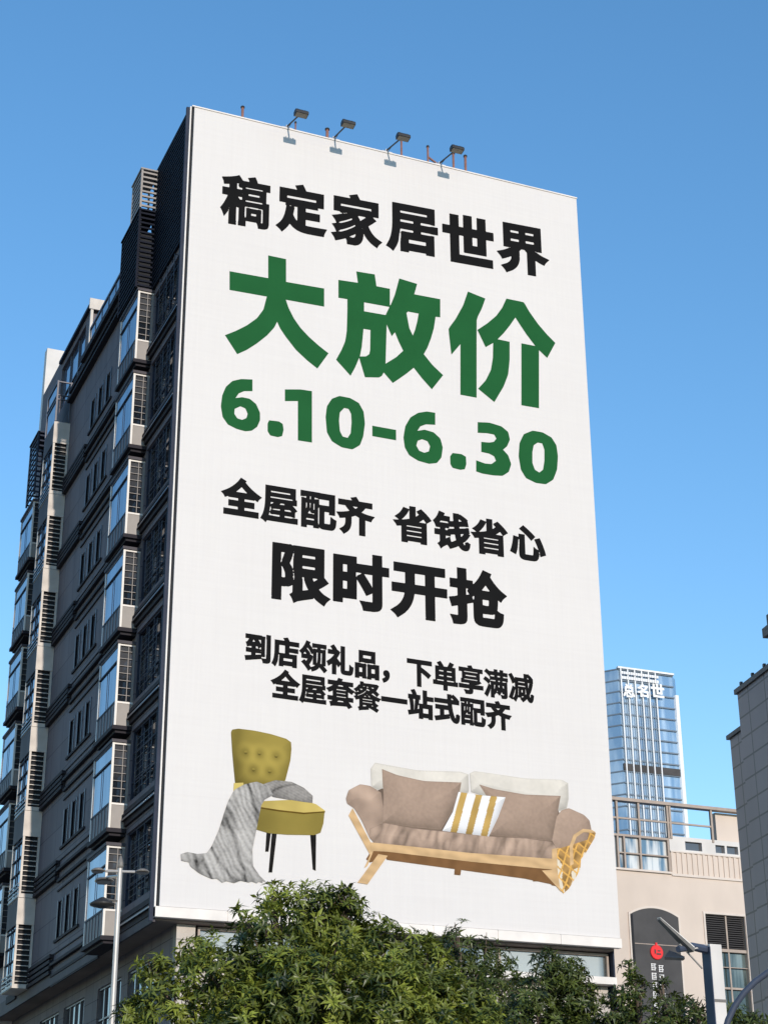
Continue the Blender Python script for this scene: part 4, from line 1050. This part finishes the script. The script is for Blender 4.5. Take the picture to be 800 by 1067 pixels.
# ------------------------------------------------------------------ street lamp at the left
LD = 30.0
lt = on_dist(125.5, 905, LD); lx, ly = lt.x, lt.y
L1 = thing('street_lamp', 'slim pale street lamp with twin heads on a crossbar, left of the tree', 'street lamp', (lx, ly, .12))
MB().tube([(lx, ly, .12), (lx, ly, 3), (lx, ly, lt.z)], [.068, .054, .040], 14).lathe((lx, ly, .12), [(.16, 0), (.16, .25), (.09, .33)], 14).build('pole', M['steel'], L1)
MB().lathe((lx, ly, lt.z), [(.035, 0), (.05, .04), (.05, .10), (.015, .22)], 10).build('finial', M['lamp_grey'], L1)
al = on_dist(110, 906, LD); ar = on_dist(141, 909, LD)
MB().tube([(al.x, al.y, lt.z-.05), (ar.x, ar.y, lt.z-.05)], .022, 8).build('crossbar', M['steel'], L1)
def head(c, d, L, W_, parent, name='lamp_head'):
    """flat teardrop lantern: c = joint, d = horizontal direction it points"""
    d = Vector(d).normalized(); s_ = Vector((-d.y, d.x, 0)); mb = MB(); n0 = 0; seg = 12
    prof = [(0, .25), (.15, .6), (.4, 1), (.7, .9), (.92, .5), (1, .12)]
    for t, w_ in prof:
        for k in range(seg):
            a = 2*math.pi*k/seg; hgt = math.sin(a); hgt = hgt*.36 if hgt > 0 else hgt*.14
            mb.v.append(tuple(Vector(c)+d*(t*L)+s_*(math.cos(a)*w_*W_)+Vector((0, 0, hgt*w_*W_))))
    for i in range(len(prof)-1):
        for k in range(seg):
            a = i*seg+k; b_ = i*seg+(k+1) % seg; mb.f.append((a, b_, b_+seg, a+seg))
    mb.f.append(tuple(range(seg))[::-1]); e = (len(prof)-1)*seg; mb.f.append(tuple(e+k for k in range(seg)))
    h = mb.build(name, M['lamp_grey'], parent, True)
    pts = [Vector(c)+d*(t*L)+s_*(q*w_*W_*.75)+Vector((0, 0, -.15*W_)) for q in (1, -1) for t, w_ in ((prof[1:5]) if q == 1 else prof[4:0:-1])]
    MB().poly(pts).build('lens', M['lens_grey'], h)
    return h
dirx = Vector((ar.x-al.x, ar.y-al.y, 0))
head((ar.x, ar.y, lt.z-.05), dirx, .24, .15, L1); head((al.x, al.y, lt.z-.05), -dirx, .24, .15, L1)
bk = on_dist(112, 915, LD+1.0)
MB().tube([(lx, ly, lt.z-.12), (bk.x, bk.y, bk.z+.02)], .02, 8).build('rear_arm', M['steel'], L1)
head(bk, Vector((bk.x-lx, bk.y-ly, 0)), .50, .17, L1)
lo = on_dist(107, 940, LD-.4)
MB().tube([(lx, ly, lo.z+.10), (lo.x, lo.y, lo.z+.06)], .014, 8).build('lower_arm', M['lamp_grey'], L1)
MB().lathe((lo.x, lo.y, lo.z-.10), [(.05, 0), (.20, .04), (.215, .07), (.12, .13), (.03, .18)], 18).build('lower_lamp', M['lamp_black'], L1, True)

# ------------------------------------------------------------------ boxy street light at the right
RD = 20.0
rt = on_dist(741, 985, RD); rx, ry = rt.x, rt.y; hwid = .075
S1 = thing('street_light', 'square two-tone street light mast with raised blade arm right of the sign', 'street light', (rx, ry, .12))
an = 0.0
c0, s0_ = math.cos(an), math.sin(an)
pm = MB().box(rx-hwid, rx+hwid, ry-hwid, ry+hwid, .12, rt.z).box(rx-.16, rx+.16, ry-.16, ry+.16, .121, .20).rot(an, (rx, ry))
pm.build('mast', M['steel_white'], S1)
sm = MB().box(rx-hwid-.012, rx-hwid-.001, ry-hwid-.012, ry+hwid, .2, rt.z-.03).rot(an, (rx, ry)); sm.build('side_cover', M['blue_steel'], S1)
MB().box(rx-hwid-.006, rx+hwid+.006, ry-hwid-.006, ry+hwid+.006, rt.z-.62, rt.z-.59).rot(an, (rx, ry)).build('joint_ring', M['lamp_grey'], S1)
el = on_dist(706, 989, RD-.4)
p0 = Vector((rx, ry, rt.z-.05)) + Vector((-hwid*c0, -hwid*s0_, 0))
mid = p0.lerp(el, .5)+Vector((0, 0, .03))
MB().tube([p0, mid, el], [.05, .045, .035], 8).build('arm', M['blue_steel'], S1)
tip = on_dist(694, 997, RD-.55); hb = on_dist(712, 999, RD-.4)
dv = (tip-el)
MB().prism([on_dist(692, 1000, RD-.5), on_dist(697, 993, RD-.3), on_dist(713, 999.5, RD-.35), on_dist(711, 1001, RD-.55)], (0, 0, .03)).build('lamp_head', M['lamp_black'], S1)
b0 = on_dist(733, 986, RD-.1); b1 = on_dist(712, 986, RD-.4); b2 = on_dist(686, 958, RD-.6)
bl = MB()
def blade(mb, a, b_, w0, w1, th):
    d = (b_-a).normalized(); s_ = d.cross(Vector((0, 0, 1))).normalized(); u_ = s_.cross(d)
    q = [a-s_*w0-u_*th, a+s_*w0-u_*th, a+s_*w0+u_*th, a-s_*w0+u_*th]; r_ = [b_-s_*w1-u_*th*.4, b_+s_*w1-u_*th*.4, b_+s_*w1+u_*th*.4, b_-s_*w1+u_*th*.4]
    n = len(mb.v); mb.v += [tuple(p) for p in q+r_]
    mb.f += [(n+3, n+2, n+1, n), (n+4, n+5, n+6, n+7)]+[(n+i, n+(i+1) % 4, n+4+(i+1) % 4, n+4+i) for i in range(4)]
b3 = on_dist(720, 991, RD-.3)
blade(bl, b3, b2, .05, .025, .02); bl.build('blade_lamp', M['lamp_grey'], S1)
bl = MB(); up_ = Vector((0, 0, .034)); blade(bl, b3+up_, b2+up_*.5, .052, .027, .006); bl.build('blade_cover', M['post_white'], S1)
MB().tube([on_dist(708, 984, RD-.4), on_dist(731, 1009, RD-.05)], .010, 6).build('stay_rod', M['steel'], S1)
bl = MB(); blade(bl, on_dist(734, 985, RD-.02), on_dist(716, 990, RD-.3), .045, .04, .012); bl.build('arm_cover', M['cream'], S1)

# curved pole in the corner
GD = 14.0
pts = [on_dist(x, y, GD) for x, y in ((752, 1085), (758, 1063), (765, 1048), (775, 1034), (786, 1023), (800, 1013), (816, 1005), (840, 998), (870, 996))]
cb_ = Vector((pts[0].x, pts[0].y, .12))
CP = thing('curved_pole', 'dark curved pole sweeping up out of the bottom right corner', 'pole', tuple(cb_))
MB().tube([cb_, Vector((cb_.x, cb_.y, pts[0].z-.5))]+pts, .024, 12).build('bent_tube', M['blue_steel'], CP, True)
MB().lathe(cb_, [(.10, 0), (.10, .03), (.05, .10)], 14).build('foot', M['blue_steel'], CP)
head(pts[-1], pts[-1]-pts[-2], .5, .14, CP)

# ------------------------------------------------------------------ trees
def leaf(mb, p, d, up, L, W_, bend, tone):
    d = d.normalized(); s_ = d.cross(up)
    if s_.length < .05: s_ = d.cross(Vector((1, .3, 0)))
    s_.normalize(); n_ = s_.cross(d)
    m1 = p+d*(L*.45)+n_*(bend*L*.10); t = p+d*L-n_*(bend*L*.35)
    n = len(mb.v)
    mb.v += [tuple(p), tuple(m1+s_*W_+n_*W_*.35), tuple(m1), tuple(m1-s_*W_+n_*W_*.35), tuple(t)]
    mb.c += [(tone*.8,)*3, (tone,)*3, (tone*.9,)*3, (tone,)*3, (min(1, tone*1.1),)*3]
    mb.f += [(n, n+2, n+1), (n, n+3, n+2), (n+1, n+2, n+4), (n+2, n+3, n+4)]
def tree(name, label, base, lobes, trunk_top, n_cl, Lf, leafmat, seed, group, inner=.35):
    """lobes: (centre, radius) ellipsoidal clumps of leaf rosettes on limbs that fork from the trunk"""
    rnd = random.Random(seed)
    t = thing(name, label, 'tree', base, group)
    tk = MB(); b0 = Vector(base); tt = Vector(trunk_top)
    tk.tube([b0, b0.lerp(tt, .35)+Vector((.05, .03, 0)), b0.lerp(tt, .7)-Vector((.04, 0, 0)), tt], [.17, .13, .11, .08], 12)
    for c, r_ in lobes:
        st = b0.lerp(tt, rnd.uniform(.62, .98)); c = Vector(c)
        md = st.lerp(c, .5)+Vector((rnd.uniform(-.2, .2), rnd.uniform(-.2, .2), -.12))
        tk.tube([st, md, c, c+Vector((0, 0, r_*.5))], [.055, .035, .02, .008], 7)
        for _ in range(5):
            d = Vector((rnd.gauss(0, 1), rnd.gauss(0, 1), rnd.gauss(.3, .8))).normalized()
            tk.tube([md.lerp(c, rnd.uniform(.3, 1)), c+d*r_*.45-Vector((0, 0, .05)), c+d*r_*.9], [.018, .012, .005], 5)
    tk.build('trunk', M['bark'], t)
    cr = MB(); tot = sum(r_**2 for _, r_ in lobes)
    up = Vector((0, 0, 1))
    for c, r_ in lobes:
        c = Vector(c); n = int(n_cl*r_**2/tot); lob_tone = rnd.uniform(-.10, .10)
        # sprays: short twigs carrying a few rosettes, so the outline stays broken
        for k in range(n):
            d = Vector((rnd.gauss(0, 1), rnd.gauss(0, 1), rnd.gauss(.15, 1))).normalized()
            q = inner+(1-inner)*rnd.random()**.5
            if rnd.random() < .10: q *= rnd.uniform(1.03, 1.16)
            q *= .86+.34*noise.noise(Vector((d.x*2.3+c.x, d.y*2.3+c.y, d.z*2.3+seed)))
            p = c+d*(r_*q)
            if noise.noise(p*(1.05/Lf*.165)+Vector((seed*3.1, 0, 0))) < -.13 and rnd.random() < .55: continue
            ax = (d*.7+up*rnd.uniform(.1, .9)+Vector((rnd.gauss(0, .25), rnd.gauss(0, .25), 0))).normalized()
            s1 = ax.cross(Vector((.31, .9, .2))).normalized(); s2 = ax.cross(s1)
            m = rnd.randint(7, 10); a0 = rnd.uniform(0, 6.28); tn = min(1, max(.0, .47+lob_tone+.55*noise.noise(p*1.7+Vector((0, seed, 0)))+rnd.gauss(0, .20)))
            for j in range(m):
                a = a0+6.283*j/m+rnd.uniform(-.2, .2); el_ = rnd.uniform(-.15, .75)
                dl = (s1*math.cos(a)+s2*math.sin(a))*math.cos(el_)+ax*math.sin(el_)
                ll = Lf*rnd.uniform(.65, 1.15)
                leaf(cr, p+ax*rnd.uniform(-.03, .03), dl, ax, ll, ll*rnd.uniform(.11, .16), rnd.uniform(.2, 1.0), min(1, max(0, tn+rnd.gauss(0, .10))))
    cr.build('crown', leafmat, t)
    return t
def lob(l, D, dd=0): 
    out = []
    for x, y, r_, q in l:
        p = on_dist(x, y, D+q); rr = r_*(p-CAM).length/FPX
        out.append((p, rr))
    return out
TD = 22.0
Lm = [(325, 955, 36, 0), (278, 985, 50, -.3), (352, 980, 46, .3), (230, 1022, 50, -.2), (395, 1000, 48, .2), (325, 1035, 66, -.9), (182, 1052, 44, .1), (255, 1070, 58, -.8), (405, 1050, 56, -.5), (447, 1050, 48, .3),
      (205, 995, 22, .5), (160, 1015, 20, .2), (445, 1000, 28, .8), (478, 1045, 38, .6), (140, 1062, 24, .2), (300, 1110, 90, 0), (400, 1130, 80, .6), (210, 1130, 70, .3), (470, 1110, 60, 0), (330, 1060, 80, 1.3), (240, 1060, 60, 1.2), (510, 1085, 40, .2), (420, 1050, 60, 1.4), (285, 938, 20, .2), (362, 945, 20, 0)]
tb = on_dist(325, 1100, TD)
GRP = 'street trees in front of the building'
tree('broadleaf_tree', 'largest bushy tree with sunlit leaf rosettes, centred under the billboard', (tb.x, tb.y, .12), lob(Lm, TD), (tb.x, tb.y, 3.9), 7000, .145, M['leaf'], 5, GRP)
TD2 = 31.0
def side_tree(px, lo_, D, label, seed, lm, n_cl, Lf):
    b_ = on_dist(px, 1100, D)
    tree('broadleaf_tree', label, (b_.x, b_.y, .12), lob(lo_, D), (b_.x, b_.y, 4.2), n_cl, Lf, M[lm], seed, GRP)
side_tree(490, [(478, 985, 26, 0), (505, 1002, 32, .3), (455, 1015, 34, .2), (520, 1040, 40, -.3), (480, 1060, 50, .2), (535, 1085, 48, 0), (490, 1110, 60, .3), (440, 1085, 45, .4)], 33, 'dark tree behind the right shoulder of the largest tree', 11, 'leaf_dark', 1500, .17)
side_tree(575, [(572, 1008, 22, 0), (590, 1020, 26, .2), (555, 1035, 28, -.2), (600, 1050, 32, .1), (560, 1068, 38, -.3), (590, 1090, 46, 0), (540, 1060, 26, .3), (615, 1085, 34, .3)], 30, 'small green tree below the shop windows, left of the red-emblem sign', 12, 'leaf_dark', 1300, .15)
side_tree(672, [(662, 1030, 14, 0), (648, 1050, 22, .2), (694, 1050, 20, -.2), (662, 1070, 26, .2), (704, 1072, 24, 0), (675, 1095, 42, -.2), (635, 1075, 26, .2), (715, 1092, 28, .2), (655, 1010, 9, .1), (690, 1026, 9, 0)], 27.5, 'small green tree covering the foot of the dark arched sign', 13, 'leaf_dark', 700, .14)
side_tree(765, [(722, 1050, 14, 0), (735, 1068, 22, .2), (765, 1066, 20, .1), (785, 1075, 20, 0), (755, 1090, 36, .1), (790, 1100, 36, .2)], 26.0, 'low green tree at the foot of the right street light', 14, 'leaf_dark', 700, .13)
